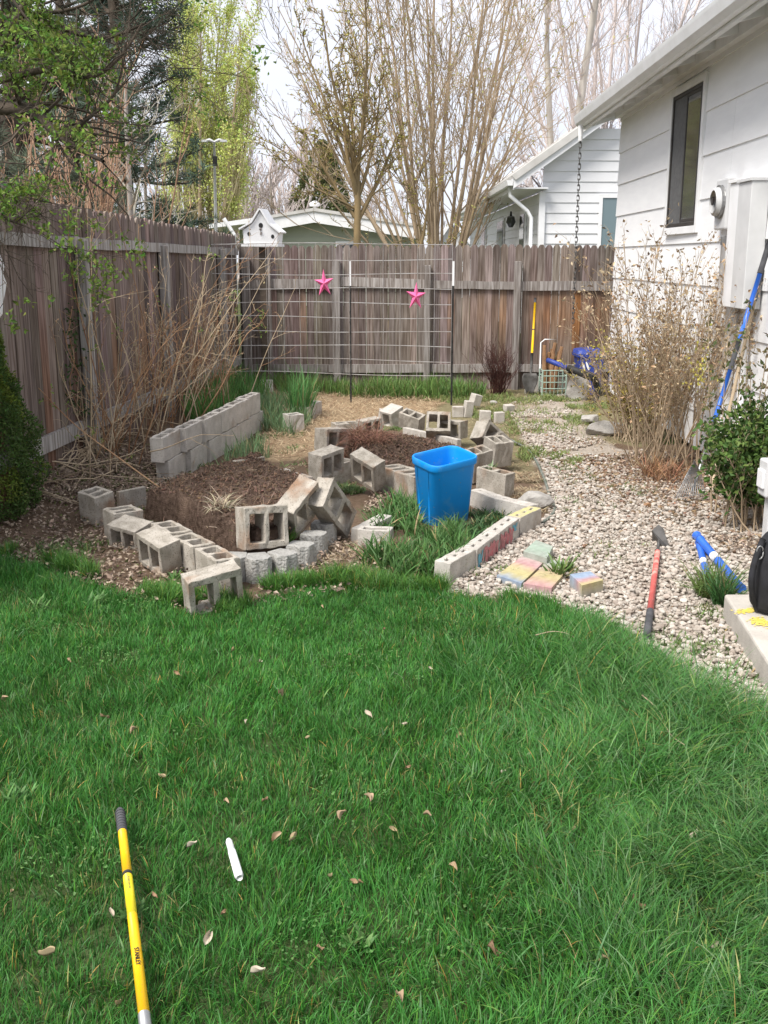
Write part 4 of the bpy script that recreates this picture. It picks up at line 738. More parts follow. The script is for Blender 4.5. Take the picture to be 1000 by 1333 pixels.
# rocks
def rock(px, py, s, label, name='rock', m=None, z=0., fl=.7, seed=0):
    V0, F0 = ico(4); r_ = np.random.default_rng(seed); d = r_.normal(size=(14, 3)); d /= np.linalg.norm(d, axis=1, keepdims=True); off = r_.uniform(.55, .85, 14)
    pr = V0 @ d.T; k = (off[None] / np.maximum(pr, 1e-3)).clip(0, 1).min(1) ; k = np.where(pr.max(1) > 0, k, 1)
    V = V0 * k[:, None] * np.array(s)[None] * 1.1; q = P(px, py, z); V[:, 2] *= fl; V += np.array([q[0], q[1], z + s[2] * fl * .5])
    return tag(mk(name, V, [F0], m or M['rock'], bevel=0), label, 'rock')
rock(752, 520, (.17, .12, .26), 'grey boulder in front of the blue bin at the back fence', seed=1, fl=.9)
rock(790, 566, (.20, .15, .15), 'long pale grey edging stone at the foot of the dried shrub', seed=2)
rock(768, 550, (.12, .14, .10), 'flat grey edging stone at the left end beside the dried shrub', seed=3)
rock(843, 660, (.034, .03, .035), 'small round brown stone on the gravel above the red handled hoe', seed=4, m=M['trunkw'])
rock(642, 526, (.05, .04, .04), 'small pale stone in front of the dead dark shrub', seed=5)
# tall leaning rake
a = P(898, 655, .0); top = PW(1003, 312, .05); a = np.array([a[0], a[1], .03]); b = np.array(top)
rk_ = thing('leaf_rake', 'blue handled leaf rake leaning on the house wall through the green shrub', 'rake', a)
def rl(t): return lerp(a, b, t)
g = G(); pole(g, rl(.30), rl(.50), .0155); pole(g, rl(.62), rl(.87), .0165); g.build('handle', M['bluepole'], rk_, smooth=True)
g = G(); pole(g, rl(.501), rl(.619), .018); g.build('sleeve', M['grip'], rk_, smooth=True); g = G(); pole(g, rl(.871), rl(1.0), .021); g.build('grip', M['grip'], rk_, smooth=True)
g = G(); pole(g, rl(.03), rl(.299), .009, .012); g.build('shaft', M['metal'], rk_, smooth=True)
hd = rl(.03); dn = np.array([.05, -.10, -.02]); sdv = np.array([.9, .45, 0]); g = G()
for k in range(13): u = (k - 6) / 6; e = hd + sdv * u * .13 + np.array([-.02, -.03, -.02]) ; g.tube([hd + np.array([0, 0, .22]), hd + sdv * u * .07 + np.array([0, 0, .12]), e, e + np.array([-.03, -.04, .0])], .0035, 4)
g.build('tines', M['metal'], rk_, smooth=True)
# pale wooden stake beside the rake
a2 = P(925, 640, 0); b2 = PW(992, 350, .03); st = thing('wooden_stake', 'pale wooden handle with dark grip leaning just left of the blue rake handle', 'handle', a2)
g = G(); pole(g, a2, lerp(a2, b2, .86), .013); g.build('shaft', M['canelt'], st, smooth=True); g = G(); pole(g, lerp(a2, b2, .861), b2, .017); g.build('grip', M['grip'], st, smooth=True)
# green handle by the far part of the wall
b = PY(833, 342, 13.2); a = PY(826, 372, 13.15); a0 = np.array([float(a[0]) - .08, 12.9, .05]); gh = thing('green_handled_tool', 'tool with a green handle standing against the white wall behind the dried shrub', 'garden tool', a0)
g = G(); pole(g, a, b, .026); g.build('handle', M['green'], gh, smooth=True, bevel=.01); g = G(); pole(g, a0, a, .015); g.build('shaft', M['canelt'], gh, smooth=True)
g = G(); g.box((a0[0] - .1, a0[1] - .02, 0), (a0[0] + .1, a0[1] + .02, .2)); g.build('blade', M['steel'], gh, bevel=.01)
# red hoe
a = np.array(P(842, 829, .03)); b = np.array(P(857, 712, .05)); ho = thing('hoe', 'short hoe with a faded red handle lying on the gravel', 'hoe', a)
g = G(); pole(g, lerp(a, b, .24), lerp(a, b, .93), .0155); g.build('handle', M['red'], ho, smooth=True); g = G(); g.tube([lerp(a, b, 0), lerp(a, b, .012), lerp(a, b, .239)], [.012, .0185, .0175], 12); g.build('grip', M['grip'], ho, smooth=True)
g = G(); g.tube([lerp(a, b, .93), lerp(a, b, 1.), lerp(a, b, 1.02) + (0, 0, .03)], [.010, .009, .009], 8); g.build('neck', M['steel'], ho, smooth=True)
V = [P(849, 702, .02), P(849, 690, .10), P(857, 683, .13), P(863, 688, .11), P(871, 713, .005), P(866, 717, .004)]; V = [np.array(v) for v in V]; nrm = np.cross(V[2] - V[0], V[4] - V[0]); nrm /= np.linalg.norm(nrm)
n_ = 6; VV = V + [v + nrm * .004 for v in V]; mk('blade', VV, [tuple(range(n_)), tuple(range(n_, 2 * n_))[::-1]] + [(i, i + n_, (i + 1) % n_ + n_, (i + 1) % n_) for i in range(n_)], M['steel'], ho)
# two blue tubes
def tubeobj(p0, p1, r, label, z0=.04, z1=.04):
    a = np.array(P(*p0, z0)); b = np.array(P(*p1, z1)); t = thing('blue_pole', label, 'pole', (a + b) / 2 * (1, 1, 0)); t_ = t
    g = G(); pole(g, lerp(a, b, .1), b, r); g.build('tube', M['bluepole'], t, smooth=True, bevel=.003)
    g = G(); pole(g, a, lerp(a, b, .099), r * 1.05); g.build('end_cap', M['bluepole'], t, smooth=True, bevel=.003)
    g = G(); pole(g, lerp(a, b, .42), lerp(a, b, .52), r * 1.04); g.build('white_label', M['whitepl'], t, smooth=True)
tubeobj((907, 697), (965, 766), .024, 'blue pole lying to the right over the other one, pointing at the concrete slab', .07, .05)
tubeobj((910, 706), (924, 768), .020, 'shorter blue pole lying left and below, on the gravel', .035, .03)
# ---- slab, backpack
c4 = [P(943, 773, .13), P(1030, 773, .13), P(1040, 940, .13), P(1000, 862, .13)]; x0, y1 = float(c4[0][0]), float(c4[0][1]); y0 = 3.6; x1s = wallx(4) - .0
xn = float(P(1000, 862, .13)[0]); yn = float(P(1000, 862, .13)[1]); xe_ = x0 + (xn - x0) * (y0 - y1) / (yn - y1)
g = G(); g.prism([(x0, y1), (xe_, y0), (wallx(y0) - .02, y0), (wallx(y1) - .02, y1)], -.05, .13, lambda u, v, d: (u, v, d)); sl_o = tag(g.build('concrete_slab', M['slab'], bevel=.012), 'low concrete slab step at the right edge with yellow chalk marks', 'slab')
def smear(px, py, rx, ry, colr, parent, z, n=60, name='chalk_mark', rot=0):
    q = P(px, py, z); p = rng.normal(size=(n, 2)) * (rx, ry); c_, s_ = math.cos(rot), math.sin(rot); p = p @ np.array([[c_, s_], [-s_, c_]]); V = []; F_ = []
    for i, (u, v) in enumerate(p): r = rng.uniform(.002, .006); V += [(q[0] + u + r * math.cos(k) * 1.2, q[1] + v + r * math.sin(k), z + .0012 + i * 1e-5) for k in np.arange(6) * 1.047]; F_.append(tuple(range(i * 6, i * 6 + 6)))
    mk(name, V, F_, colr, parent)
yl_ = mat('yellow_chalk', (.75, .60, .12), rough=.95)
smear(976, 795, .035, .012, yl_, sl_o, .1305, 260, rot=.4); smear(990, 810, .02, .03, yl_, sl_o, .1305, 260)
bk = P(1004, 797, .13); bx_, by_ = float(bk[0]) + .06, float(bk[1]) + .02; zt = float(PY(990, 686, by_)[2])
bp = thing('backpack', 'black backpack with yellow trim standing on the concrete slab', 'backpack', (bx_, by_, .13)); hh = zt - .13
def ring2(w_, d_, z, ox=0, oy=0, n=6, r=.05): r = min(r, w_ * .9, d_ * .9); return [(bx_ + ox + a1 * (w_ - r) + r * math.cos(a + q), by_ + oy + a2 * (d_ - r) + r * math.sin(a + q), z) for q, a1, a2 in ((0, 1, 1), (math.pi / 2, -1, 1), (math.pi, -1, -1), (3 * math.pi / 2, 1, -1)) for a in np.linspace(0, math.pi / 2, n)]
o = loft([ring2(.13, .08, .132), ring2(.145, .095, .16), ring2(.145, .10, .13 + hh * .5), ring2(.125, .085, .13 + hh * .82), ring2(.08, .05, .13 + hh)], M['blackfab'], 'body', bp); o.modifiers.new('s', 'SUBSURF').levels = 2; o.modifiers['s'].render_levels = 2
o = loft([ring2(.11, .03, .16, oy=-.11), ring2(.115, .04, .2, oy=-.115), ring2(.11, .035, .13 + hh * .5, oy=-.11), ring2(.09, .02, .13 + hh * .56, oy=-.10)], M['blackfab'], 'front_pocket', bp); o.modifiers.new('s', 'SUBSURF').render_levels = 2
g = G(); t_ = np.linspace(0, 1, 14); g.tube([(bx_ - .13 - .055 * math.sin(v * math.pi), by_ - .03 - .05 * math.sin(v * math.pi), .13 + hh * (.88 - .84 * v)) for v in t_], .014, 6); g.build('strap', M['blackfab'], bp, smooth=True)
g = G(); g.tube([(bx_ - .02, by_ + .02, .13 + hh * .97), (bx_ - .02, by_ + .0, .13 + hh * 1.05), (bx_ + .04, by_ + .0, .13 + hh * 1.05), (bx_ + .04, by_ + .02, .13 + hh * .97)], .010, 6); g.build('grab_handle', M['blackfab'], bp, smooth=True)
g = G(); g.tube([(bx_ - .06 + .1 * v, by_ - .115 - .012 * math.sin(v * 3.1), .13 + hh * (.62 + .07 * math.sin(v * 3.1))) for v in np.linspace(0, 1, 8)], .010, 6); g.build('trim', M['yellow'], bp, smooth=True)
g = G(); g.tube([(bx_ - .10, by_ - .10, .13 + hh * (.38 + .0 * v)) if False else (bx_ - .11 + .22 * v, by_ - .152, .13 + hh * .36) for v in np.linspace(0, 1, 5)], .003, 5); g.build('zip', M['metal'], bp)
g = G(); q_ = np.array([bx_ - .15, by_ - .06, .13 + hh * .74]); g.tube([q_ + (-.016 * math.sin(a), .0, .03 * math.cos(a)) for a in np.linspace(0, 6.28, 13)], .0035, 5, cap=False); g.build('carabiner', M['metal'], bp, smooth=True)
# ---- foreground: yellow pole and white marker
a = np.array(P(190.5, 1345, .07)); b = np.array(P(156, 1054, .085)); a = lerp(a, b, -.12)
yp = thing('yellow_pole', 'yellow pole with black grip lying in the lawn at the lower left', 'pole', (a + b) / 2 * (1, 1, 0)); ax = (b - a) / np.linalg.norm(b - a)
T0 = .12 / 1.12
def yt(py): # parameter where the pole crosses image row py
    best = min(np.linspace(0, 1, 2001), key=lambda t: abs(proj_(lerp(a, b, t))[1] - py)); return best
def proj_(p): d = np.array(p) - CAM; z = d @ FW; return np.array([500 + F * (d @ RT) / z, 666.5 - F * (d @ UP) / z])
t1, t2, t3, t4, t5 = yt(1321), yt(1192), yt(1140), yt(1083), 1.
R0 = .0128
g = G(); pole(g, lerp(a, b, t1), lerp(a, b, t2), R0); pole(g, lerp(a, b, t3), lerp(a, b, t4), R0 * .985); g.build('shaft', M['yellow'], yp, smooth=True)
g = G(); pole(g, lerp(a, b, t2), lerp(a, b, t3), R0 * .99, n=16); g.build('label', M['yellowlt'], yp, smooth=True)
g = G(); pole(g, lerp(a, b, t3 - .004), lerp(a, b, t3 + .010), R0 * 1.03, n=16); g.build('band', M['black'], yp, smooth=True)
g = G(); g.tube([lerp(a, b, t) for t in (t4, t4 + .01, 1 - .012, 1.0)], [.0125, .0145, .0135, .009], 16)
for k in range(7): t = t4 + (1 - t4) * (k + 1) / 8.5; g.tube([lerp(a, b, t - .002), lerp(a, b, t + .002)], .0152, 16)
g.build('grip', M['grip'], yp, smooth=True)
g = G(); pole(g, a, lerp(a, b, t1 - .001), R0 * 1.1, n=16); g.build('ferrule', M['metal'], yp, smooth=True)
tz = np.cross(ax, [0, 0, 1.]); tz /= np.linalg.norm(tz); up_ = np.cross(tz, ax)
nrm = (CAM - lerp(a, b, .5)); nrm -= ax * (nrm @ ax); nrm /= np.linalg.norm(nrm); 
def ptext(s, size, t, m, name):
    xaxis = -ax; z_ = nrm; y_ = np.cross(z_, xaxis); rot = Matrix((xaxis, y_, z_)).transposed(); o_ = text(name, s, size, m, yp, tuple(lerp(a, b, t) + nrm * (R0 + .0012)), rot, .0006)
ptext('STANLEY', .016, yt(1251), M['black'], 'lettering'); ptext('FATMAX', .007, yt(1155), M['black'], 'label_print') if False else None
g = G()
for k in range(9): t = yt(1147) - k * .006; g.bar(lerp(a, b, t) + nrm * (R0 + .0006) + tz * .004 - ax * .0, lerp(a, b, t) + nrm * (R0 + .0006) - tz * .001, .0022, .0006, up=tuple(nrm))
g.build('label_print', M['grip'], yp)
a3 = np.array(P(297.5, 1093, .075)); b3 = np.array(P(312, 1143, .065)); pm = thing('white_marker', 'white capped marker lying in the grass right of the yellow pole', 'marker', (a3 + b3) / 2 * (1, 1, 0))
g = G(); g.tube([lerp(a3, b3, t) for t in (.0, .06, .32)], [.006, .0098, .0105], 14); g.build('cap', M['whitepl'], pm, smooth=True)
g = G(); g.tube([lerp(a3, b3, t) for t in (.325, .94, 1.0)], [.0115, .0125, .009], 14); g.build('barrel', M['whitepl'], pm, smooth=True)
v3 = (CAM - a3); v3 /= np.linalg.norm(v3); g = G(); g.bar(lerp(a3, b3, .03) + v3 * .012 - np.array([.003, 0, 0]), lerp(a3, b3, .36) + v3 * .013 - np.array([.003, 0, 0]), .004, .003, up=tuple(v3)); g.build('clip', M['black'], pm)
# hose along the path edge
hp = [P(*p, .015) for p in [(693, 585), (700, 605), (708, 622), (714, 640), (722, 655), (720, 668), (708, 680), (690, 690)]]
def smoothpts(pts, n=5):
    pts = np.array(pts, float); out = []; 
    for i in range(len(pts) - 1):
        p0, p1, p2, p3 = pts[max(i - 1, 0)], pts[i], pts[i + 1], pts[min(i + 2, len(pts) - 1)]
        for k in range(n): t = k / n; out.append(.5 * ((2 * p1) + (-p0 + p2) * t + (2 * p0 - 5 * p1 + 4 * p2 - p3) * t * t + (-p0 + 3 * p1 - 3 * p2 + p3) * t ** 3))
    out.append(pts[-1]); return np.array(out)
g = G(); g.tube(smoothpts([P(*p, .015) for p in [(640, 560), (664, 572), (684, 583), (693, 592), (702, 608), (711, 630), (716, 648), (722, 660), (719, 670), (706, 681)]]), .011, 8)
tag(g.build('garden_hose', mat('hose', (.10, .12, .10), (.2, .21, .18), 30, rough=.6), smooth=True), 'dark garden hose curving along the left edge of the gravel path', 'hose')
# ================================================================== blocks
def core_mesh(name, L, Wd, Hh, cores, wall, web, yw=None, m=None):
    """block with cores open along z, local origin at centre"""
    xs = [-L / 2]; cw = (L - 2 * wall - (cores - 1) * web) / cores; p = -L / 2 + wall
    holes = []
    for k in range(cores): holes.append((p, p + cw)); p += cw + web
    g = []; import bmesh
    xs = sorted(set([-L / 2, L / 2] + [round(v, 6) for h in holes for v in h])); yw = yw or wall * .95; ys = [-Wd / 2, -Wd / 2 + yw, Wd / 2 - yw, Wd / 2]
    hset = {i for i in range(len(xs) - 1) for h in holes if abs(xs[i] - h[0]) < 1e-5}
    bm = bmesh.new(); V = {}
    def v(i, j, k):
        if (i, j, k) not in V: V[(i, j, k)] = bm.verts.new((xs[i], ys[j], (-Hh / 2, Hh / 2)[k]))
        return V[(i, j, k)]
    nx = len(xs) - 1
    for i in range(nx):
        for j in range(3):
            if j == 1 and i in hset:
                for q in (((i, 1), (i + 1, 1)), ((i + 1, 1), (i + 1, 2)), ((i + 1, 2), (i, 2)), ((i, 2), (i, 1))):
                    (a1, b1), (a2, b2) = q; bm.faces.new((v(a2, b2, 0), v(a1, b1, 0), v(a1, b1, 1), v(a2, b2, 1))[::-1])
                continue
            bm.faces.new((v(i, j, 1), v(i + 1, j, 1), v(i + 1, j + 1, 1), v(i, j + 1, 1))); bm.faces.new((v(i, j + 1, 0), v(i + 1, j + 1, 0), v(i + 1, j, 0), v(i, j, 0)))
    for i in range(nx): bm.faces.new((v(i, 0, 0), v(i + 1, 0, 0), v(i + 1, 0, 1), v(i, 0, 1))); bm.faces.new((v(i + 1, 3, 0), v(i, 3, 0), v(i, 3, 1), v(i + 1, 3, 1)))
    for j in range(3): bm.faces.new((v(nx, j, 0), v(nx, j + 1, 0), v(nx, j + 1, 1), v(nx, j, 1))); bm.faces.new((v(0, j + 1, 0), v(0, j, 0), v(0, j, 1), v(0, j + 1, 1)))
    bmesh.ops.recalc_face_normals(bm, faces=bm.faces)
    for _ in range(1): bmesh.ops.subdivide_edges(bm, edges=[e for e in bm.edges if e.calc_length() > .06], cuts=2, use_grid_fill=True)
    rr = random.Random(L * 1000 + Hh * 10)
    for vv in bm.verts: vv.co += Vector((rr.gauss(0, .0019), rr.gauss(0, .0019), rr.gauss(0, .0019)))
    me = bpy.data.meshes.new(name); bm.to_mesh(me); bm.free(); me.materials.append(m or M['block']); return me
PB = core_mesh('cinder_block', .30, .19, .19, 2, .032, .030)
PH = core_mesh('cinder_block', .20, .17, .20, 2, .028, .026)
PN = core_mesh('narrow_block', .40, .105, .19, 2, .026, .032, m=M['blocklight'])
PNs = core_mesh('narrow_block', .20, .105, .19, 1, .026, .032, m=M['blocklight'])
PS = core_mesh('slotted_block', .33, .095, .16, 3, .035, .055, yw=.039, m=M['blocklight'])
def place(me, name, loc, eul, scl, label, cat='cinder block', group=None, m=None, bev=.004):
    o = bpy.data.objects.new(name, me); COL.objects.link(o); o.location = loc; o.rotation_euler = eul; o.scale = scl
    b = o.modifiers.new('bevel', 'BEVEL'); b.width = bev; b.segments = 2; b.limit_method = 'ANGLE'; b.angle_limit = .9
    tag(o, label, cat, group); return o
FIT = [
 ((-1.885,6.729,0.117,0.119,0.107,-0.665,0.177,0.149,0.213), 'half length cinder block standing upright, leftmost of all the blocks, among dead leaves'),
 ((-1.528,6.164,0.076,1.776,0.077,-0.518,0.228,0.160,0.163), 'cinder block on its side over dark leaves, left of a similar tipped one'),
 ((-1.249,5.642,0.115,1.780,0.201,-0.763,0.228,0.202,0.133), 'stained cinder block tipped on its side behind the lawn block, brown top edge'),
 ((-0.844,4.958,0.111,1.787,-0.138,0.497,0.276,0.222,0.106), 'pale cinder block standing alone in the lawn grass with green showing through its openings'),
 ((-0.686,5.733,0.237,1.430,0.042,0.504,0.258,0.233,0.151), 'cinder block on its side above the curved edging stones, in front of the near soil'),
 ((-0.509,6.096,0.268,1.892,-0.566,0.952,0.279,0.232,0.131), 'slanted cinder block with a brown stripe, left one of the pair leaning together'),
 ((-0.313,6.265,0.217,1.610,0.698,1.163,0.430,0.195,0.109), 'cinder block standing on its corner like a diamond, right one of the pair leaning together'),
 ((-0.420,7.521,0.259,1.673,-0.110,0.879,0.244,0.191,0.132), 'rust stained cinder block on top of another block behind the leaning pair'),
 ((-0.115,7.523,0.208,1.945,0.302,-0.750,0.244,0.232,0.120), 'cinder block tipped forward left of the blue bin, beside the rust stained one'),
 ((-0.449,8.949,0.194,1.532,0.076,0.732,0.249,0.189,0.173), 'cinder block on its side at the left of the rear bed, against the dead tussock'),
 ((-0.142,10.257,0.104,1.555,-0.126,0.404,0.205,0.142,0.172), 'half buried cinder block with two low openings at the back left of the rear bed'),
 ((0.270,10.069,0.182,0.290,0.250,-0.528,0.222,0.127,0.161), 'cinder block with openings upward sloping right at the far edge of the rear bed'),
 ((0.495,9.534,0.215,1.064,-0.114,-0.916,0.291,0.157,0.188), None),
 ((0.642,9.702,0.159,1.543,-0.031,-0.499,0.228,0.162,0.167), 'cinder block on its side with square openings, behind the blue bin rim'),
 ((0.930,8.493,0.170,0.178,-0.004,0.442,0.172,0.189,0.208), 'brown faced cinder block standing upright under the triangular leaning block'),
 ((0.730,8.039,0.150,0.219,-0.117,0.578,0.178,0.134,0.245), 'brown faced cinder block standing upright right behind the blue bin'),
 ((0.819,7.583,0.104,0.024,0.067,-0.810,0.276,0.107,0.182), 'grey cinder block with a small weed in its top opening, right of the blue bin'),
 ((0.901,8.777,0.221,1.300,0.659,0.568,0.321,0.177,0.149), 'cinder block tilted like a triangle, the highest at the right end of the rear bed')]
BO = []
for k, (f_, lab) in enumerate(FIT):
    if lab is None: f_ = (0.50, 9.60, 0.215, .95, 0.02, -.05, .22, .20, .15); lab = 'cinder block leaning back showing two square openings toward the sky at the rear bed edge'
    me = PH if k == 0 else PB; b0 = (.20, .17, .20) if k == 0 else (.30, .19, .19)
    BO.append(place(me, 'cinder_block', f_[:3], f_[3:6], tuple(f_[6 + i] / b0[i] for i in range(3)), lab, group='grey cinder blocks around the garden beds'))
def upright(me, px, py, z, yaw, label, scl=(1, 1, 1), Hh=.19, name='cinder_block', cat='cinder block', group='grey cinder blocks around the garden beds', tilt=(0, 0)):
    q = P(px, py, z); return place(me, name, (q[0], q[1], z - Hh * scl[2] / 2), (tilt[0], tilt[1], yaw), scl, label, cat, group)
def rowblocks(p0, p1, n, z, me, L0, Wd, side, labels, name='cinder_block', cat='cinder block', group=None, Hh=.19, jit=.02, ysc=1.0):
    a = np.array(p0[:2], float); b = np.array(p1[:2], float); D = b - a; Lt = np.linalg.norm(D); D /= Lt; Nn = np.array([-D[1], D[0]]) * side; yaw = math.atan2(D[1], D[0]); L1 = Lt / n
    for k in range(n): q = a + D * L1 * (k + .5) + Nn * Wd / 2; place(me, name, (q[0], q[1], z - Hh / 2 + random.gauss(0, .003)), (random.gauss(0, jit), random.gauss(0, jit), yaw + random.gauss(0, jit)), ((L1 - .006) / L0, ysc, 1), labels[k % len(labels)], cat, group)
# upright front row of the near bed (cores up), left to right
pA = P(196, 680, .19); pB = P(284, 729, .19)
rowblocks(pB, pA, 3, .185, PB, .30, .133, -1, ['upright cinder block sunk in the bed border, right next to the curved grey stones', 'upright cinder block filled with dead grass in the border, between two others', 'upright cinder block with two open square cores behind the stained tipped block'], group='grey cinder blocks around the garden beds', ysc=.7)
upright(PB, 160, 663, .19, -.95, 'upright cinder block at the far left of the border, touching the half length block', (.6, 1, 1))
# narrow board-like walls
def wallbar(p, q, z, h, th, m, label, cat='edging board', name='edging_board'):
    a = np.array(P(*p, z)); b = np.array(P(*q, z)); g = G(); g.bar(a - (0, 0, h / 2), b - (0, 0, h / 2), th, h); return tag(g.build(name, M[m], bevel=.004), label, cat)
wallbar((153, 640), (188, 633), .17, .16, .035, 'block', 'thin concrete edging slab left of the near soil bed', 'edging slab', 'edging_slab')
wallbar((304, 600), (343, 594), .24, .12, .04, 'block', 'thin concrete edging slab at the back of the near soil bed', 'edging slab', 'edging_slab')
wallbar((367, 610), (402, 621), .22, .12, .07, 'blocklight', 'pale concrete edging slab at the right rear of the near soil bed', 'edging slab', 'edging_slab')
# supports below stacked ones
upright(PB, 440, 600, .17, .88, 'lower cinder block supporting the rust stained one', (.9, .9, .9))
rowblocks(P(498, 605, .2), P(545, 621, .2), 2, .20, PB, .30, .10, 1, ['upright border block just left of the blue bin, behind its rim', 'upright border block left of the bin, nearer the tipped block'], group='grey cinder blocks around the garden beds')
# long pale row along the left: upper course 5-6 narrow blocks, lower course
RP = [(208, 570.5), (229.3, 557), (273.5, 543.3), (290.5, 534.8), (310, 526.4), (321, 516.5), (336.4, 511)]
ords = ['nearest', 'second', 'third', 'fourth', 'fifth', 'farthest']
RR = [np.array(P(*p, .39)) for p in RP]
d0 = RR[0][:2]; dN = RR[-1][:2]
for crs, z in ((1, .39), (0, .195)):
    for k in range(6):
        a = lerp(d0, dN, k / 6) ; b = lerp(d0, dN, (k + 1) / 6); bowl = .05 * math.sin(math.pi * (k + .5) / 6); D = (b - a); L1 = np.linalg.norm(D); D /= L1; Nn = np.array([-D[1], D[0]]); off = (.0 if crs else .0)
        q = (a + b) / 2 + Nn * (.055 + .0) - Nn * bowl * 1.0 + D * (0 if crs else .10)
        place(PN, 'narrow_block', (q[0], q[1], z - .095), (0, 0, math.atan2(D[1], D[0]) + .02 * (2.5 - k)), ((L1 - .008) / .40, 1, 1), f'{ords[k]} pale narrow block in the {"upper" if crs else "lower"} course of the long row by the left fence', 'concrete block', 'pale narrow blocks of the long two course row')
q = P(382, 540, .17); place(PNs, 'narrow_block', (q[0], q[1], .09), (0, 0, .5), (.85, 1.5, .95), 'small grey single core block standing in the straw near the tall green leaves', 'concrete block')
rowblocks(P(401, 531, .15), P(419, 521, .15), 2, .15, PN, .40, .10, 1, ['low narrow block behind the small single core block, nearer the camera', 'low narrow block behind the small single core block, farther from the camera'], 'narrow_block', 'concrete block')
# rear bed: low blocks
q = P(451, 550, .14); place(PB, 'cinder_block', (q[0], q[1], .06), (.0, .0, .35), (.9, .8, .85), 'low cinder block flush with the straw at the back left of the rear bed', group='grey cinder blocks around the garden beds')
q = P(501, 547, .05); place(PNs, 'narrow_block', (q[0], q[1], .08), (.1, .1, .3), (.6, .8, .9), 'small pale block piece between the half buried block and the broken one', 'concrete block')
q = P(511, 548, .05); place(PNs, 'cinder_block', (q[0], q[1], .10), (.3, 1.2, 1.1), (.9, 1.6, 1.0), 'broken crumbling cinder block half covered with roots at the back of the rear bed', 'cinder block')
wallbar((527, 556), (598, 572), .13, .10, .05, 'blocklight', 'thin pale edging slab under the blocks behind the blue bin', 'edging slab', 'edging_slab')
# slotted low walls
slot = 'pale slotted border blocks around the small bed'
def slotrow(p, q, n, z, labs, side=1, me=PS): rowblocks(P(*p, z), P(*q, z), n, z, me, .33, .095, side, labs, 'slotted_block', 'border block', slot, .16, .006)
slotrow((585.5, 734), (620, 714.6), 1, .125, ['slotted border block nearest the lawn, plain grey'])
slotrow((620.8, 714), (676.4, 674.4), 2, .13, ['slotted border block painted red and blue, left half of the picture', 'slotted border block painted red with a blue corner, right half of the picture'])
slotrow((677, 674), (706, 661.5), 1, .13, ['slotted border block with a yellow chalk top'])
slotrow((612.5, 637), (643.4, 649), 1, .12, ['slotted border block right behind the blue bin'], 1)
slotrow((643.8, 649), (688, 660), 1, .12, ['slotted border block joining the yellow topped one from the left'], 1)
slotrow((474, 690), (512, 671), 1, .095, ['slotted border block at the left of the small grassy bed'], 1)
q = P(489, 691, .10); place(PNs, 'cinder_block', (q[0], q[1], .04), (0, 0, -.2), (1, 1, .8), 'short worn block buried in the grass at the corner of the small bed', 'cinder block')
q = P(697, 656, .12); o = rock(696, 660, (.13, .09, .12), 'pale rough stone behind the yellow topped border block', z=.02, seed=8)
# paint on the side of the slotted blocks (real paint patches on the faces)
pR = mat('red_paint', (.50, .15, .17), (.42, .24, .23), 30, rough=.9); pB_ = mat('blue_paint', (.14, .36, .46), rough=.9)
fa = np.array(P(621, 714, .13)); fb = np.array(P(676.4, 674.4, .13)); D = (fb - fa)[:2]; LD = np.linalg.norm(D); D /= LD; Nf = np.array([D[1], -D[0]])
pb_objs = [o for o in bpy.data.objects if o.get('label', '').startswith('slotted border block painted')]
def strokes(lst, m, parent, name):
    V = []; F_ = []
    for k, (s0, z0, s1, z1, wd) in enumerate(lst):
        ss = np.linspace(0, 1, 5); pts = []
        for sgn in (-1, 1):
            for t in (ss if sgn < 0 else ss[::-1]): s = s0 + (s1 - s0) * t + sgn * wd / 2 * (1 + .3 * math.sin(9 * t + k)); z = z0 + (z1 - z0) * t; q = fa[:2] + D * s + Nf * (.0045 + k * .00006); pts.append((q[0], q[1], z))
        V += pts; F_.append(tuple(range(k * 10, k * 10 + 10)))
    o = mk(name, V, F_, m); o.parent = parent; bpy.context.view_layer.update(); o.matrix_parent_inverse = parent.matrix_world.inverted()
bpy.context.view_layer.update()
reds = [(.12 + .027 * k, .112 + random.uniform(-.03, .004), .11 + .027 * k + random.uniform(-.02, .02), random.uniform(-.01, .035), random.uniform(.014, .04)) for k in range(20)]; blues = [(.035, .09, .03, -.01, .035), (.06, .06, .05, -.01, .03), (.03, .115, .14, .118, .010), (.09, .10, .05, .03, .02)]
half = LD / 2
strokes([r for r in reds if r[0] < half - .02], pR, pb_objs[0], 'red_paint'); strokes(blues, pB_, pb_objs[0], 'blue_paint')
strokes([r for r in reds if half + .02 < r[0] < LD - .10], pR, pb_objs[1], 'red_paint'); strokes([(LD - .13, .115, LD - .08, .07, .035), (LD - .06, .115, LD - .09, .09, .03)], pB_, pb_objs[1], 'blue_paint')
yb_ = [o for o in bpy.data.objects if o.get('label', '').startswith('slotted border block with a yellow')][0]
yb_.data = yb_.data.copy(); yb_.data.materials.clear(); yb_.data.materials.append(M['blocklight']); yb_.data.materials.append(mat('yellow_dust', (.52, .46, .20), (.42, .38, .25), 14, rough=.95))
for p_ in yb_.data.polygons:
    if p_.normal.z > .8: p_.material_index = 1
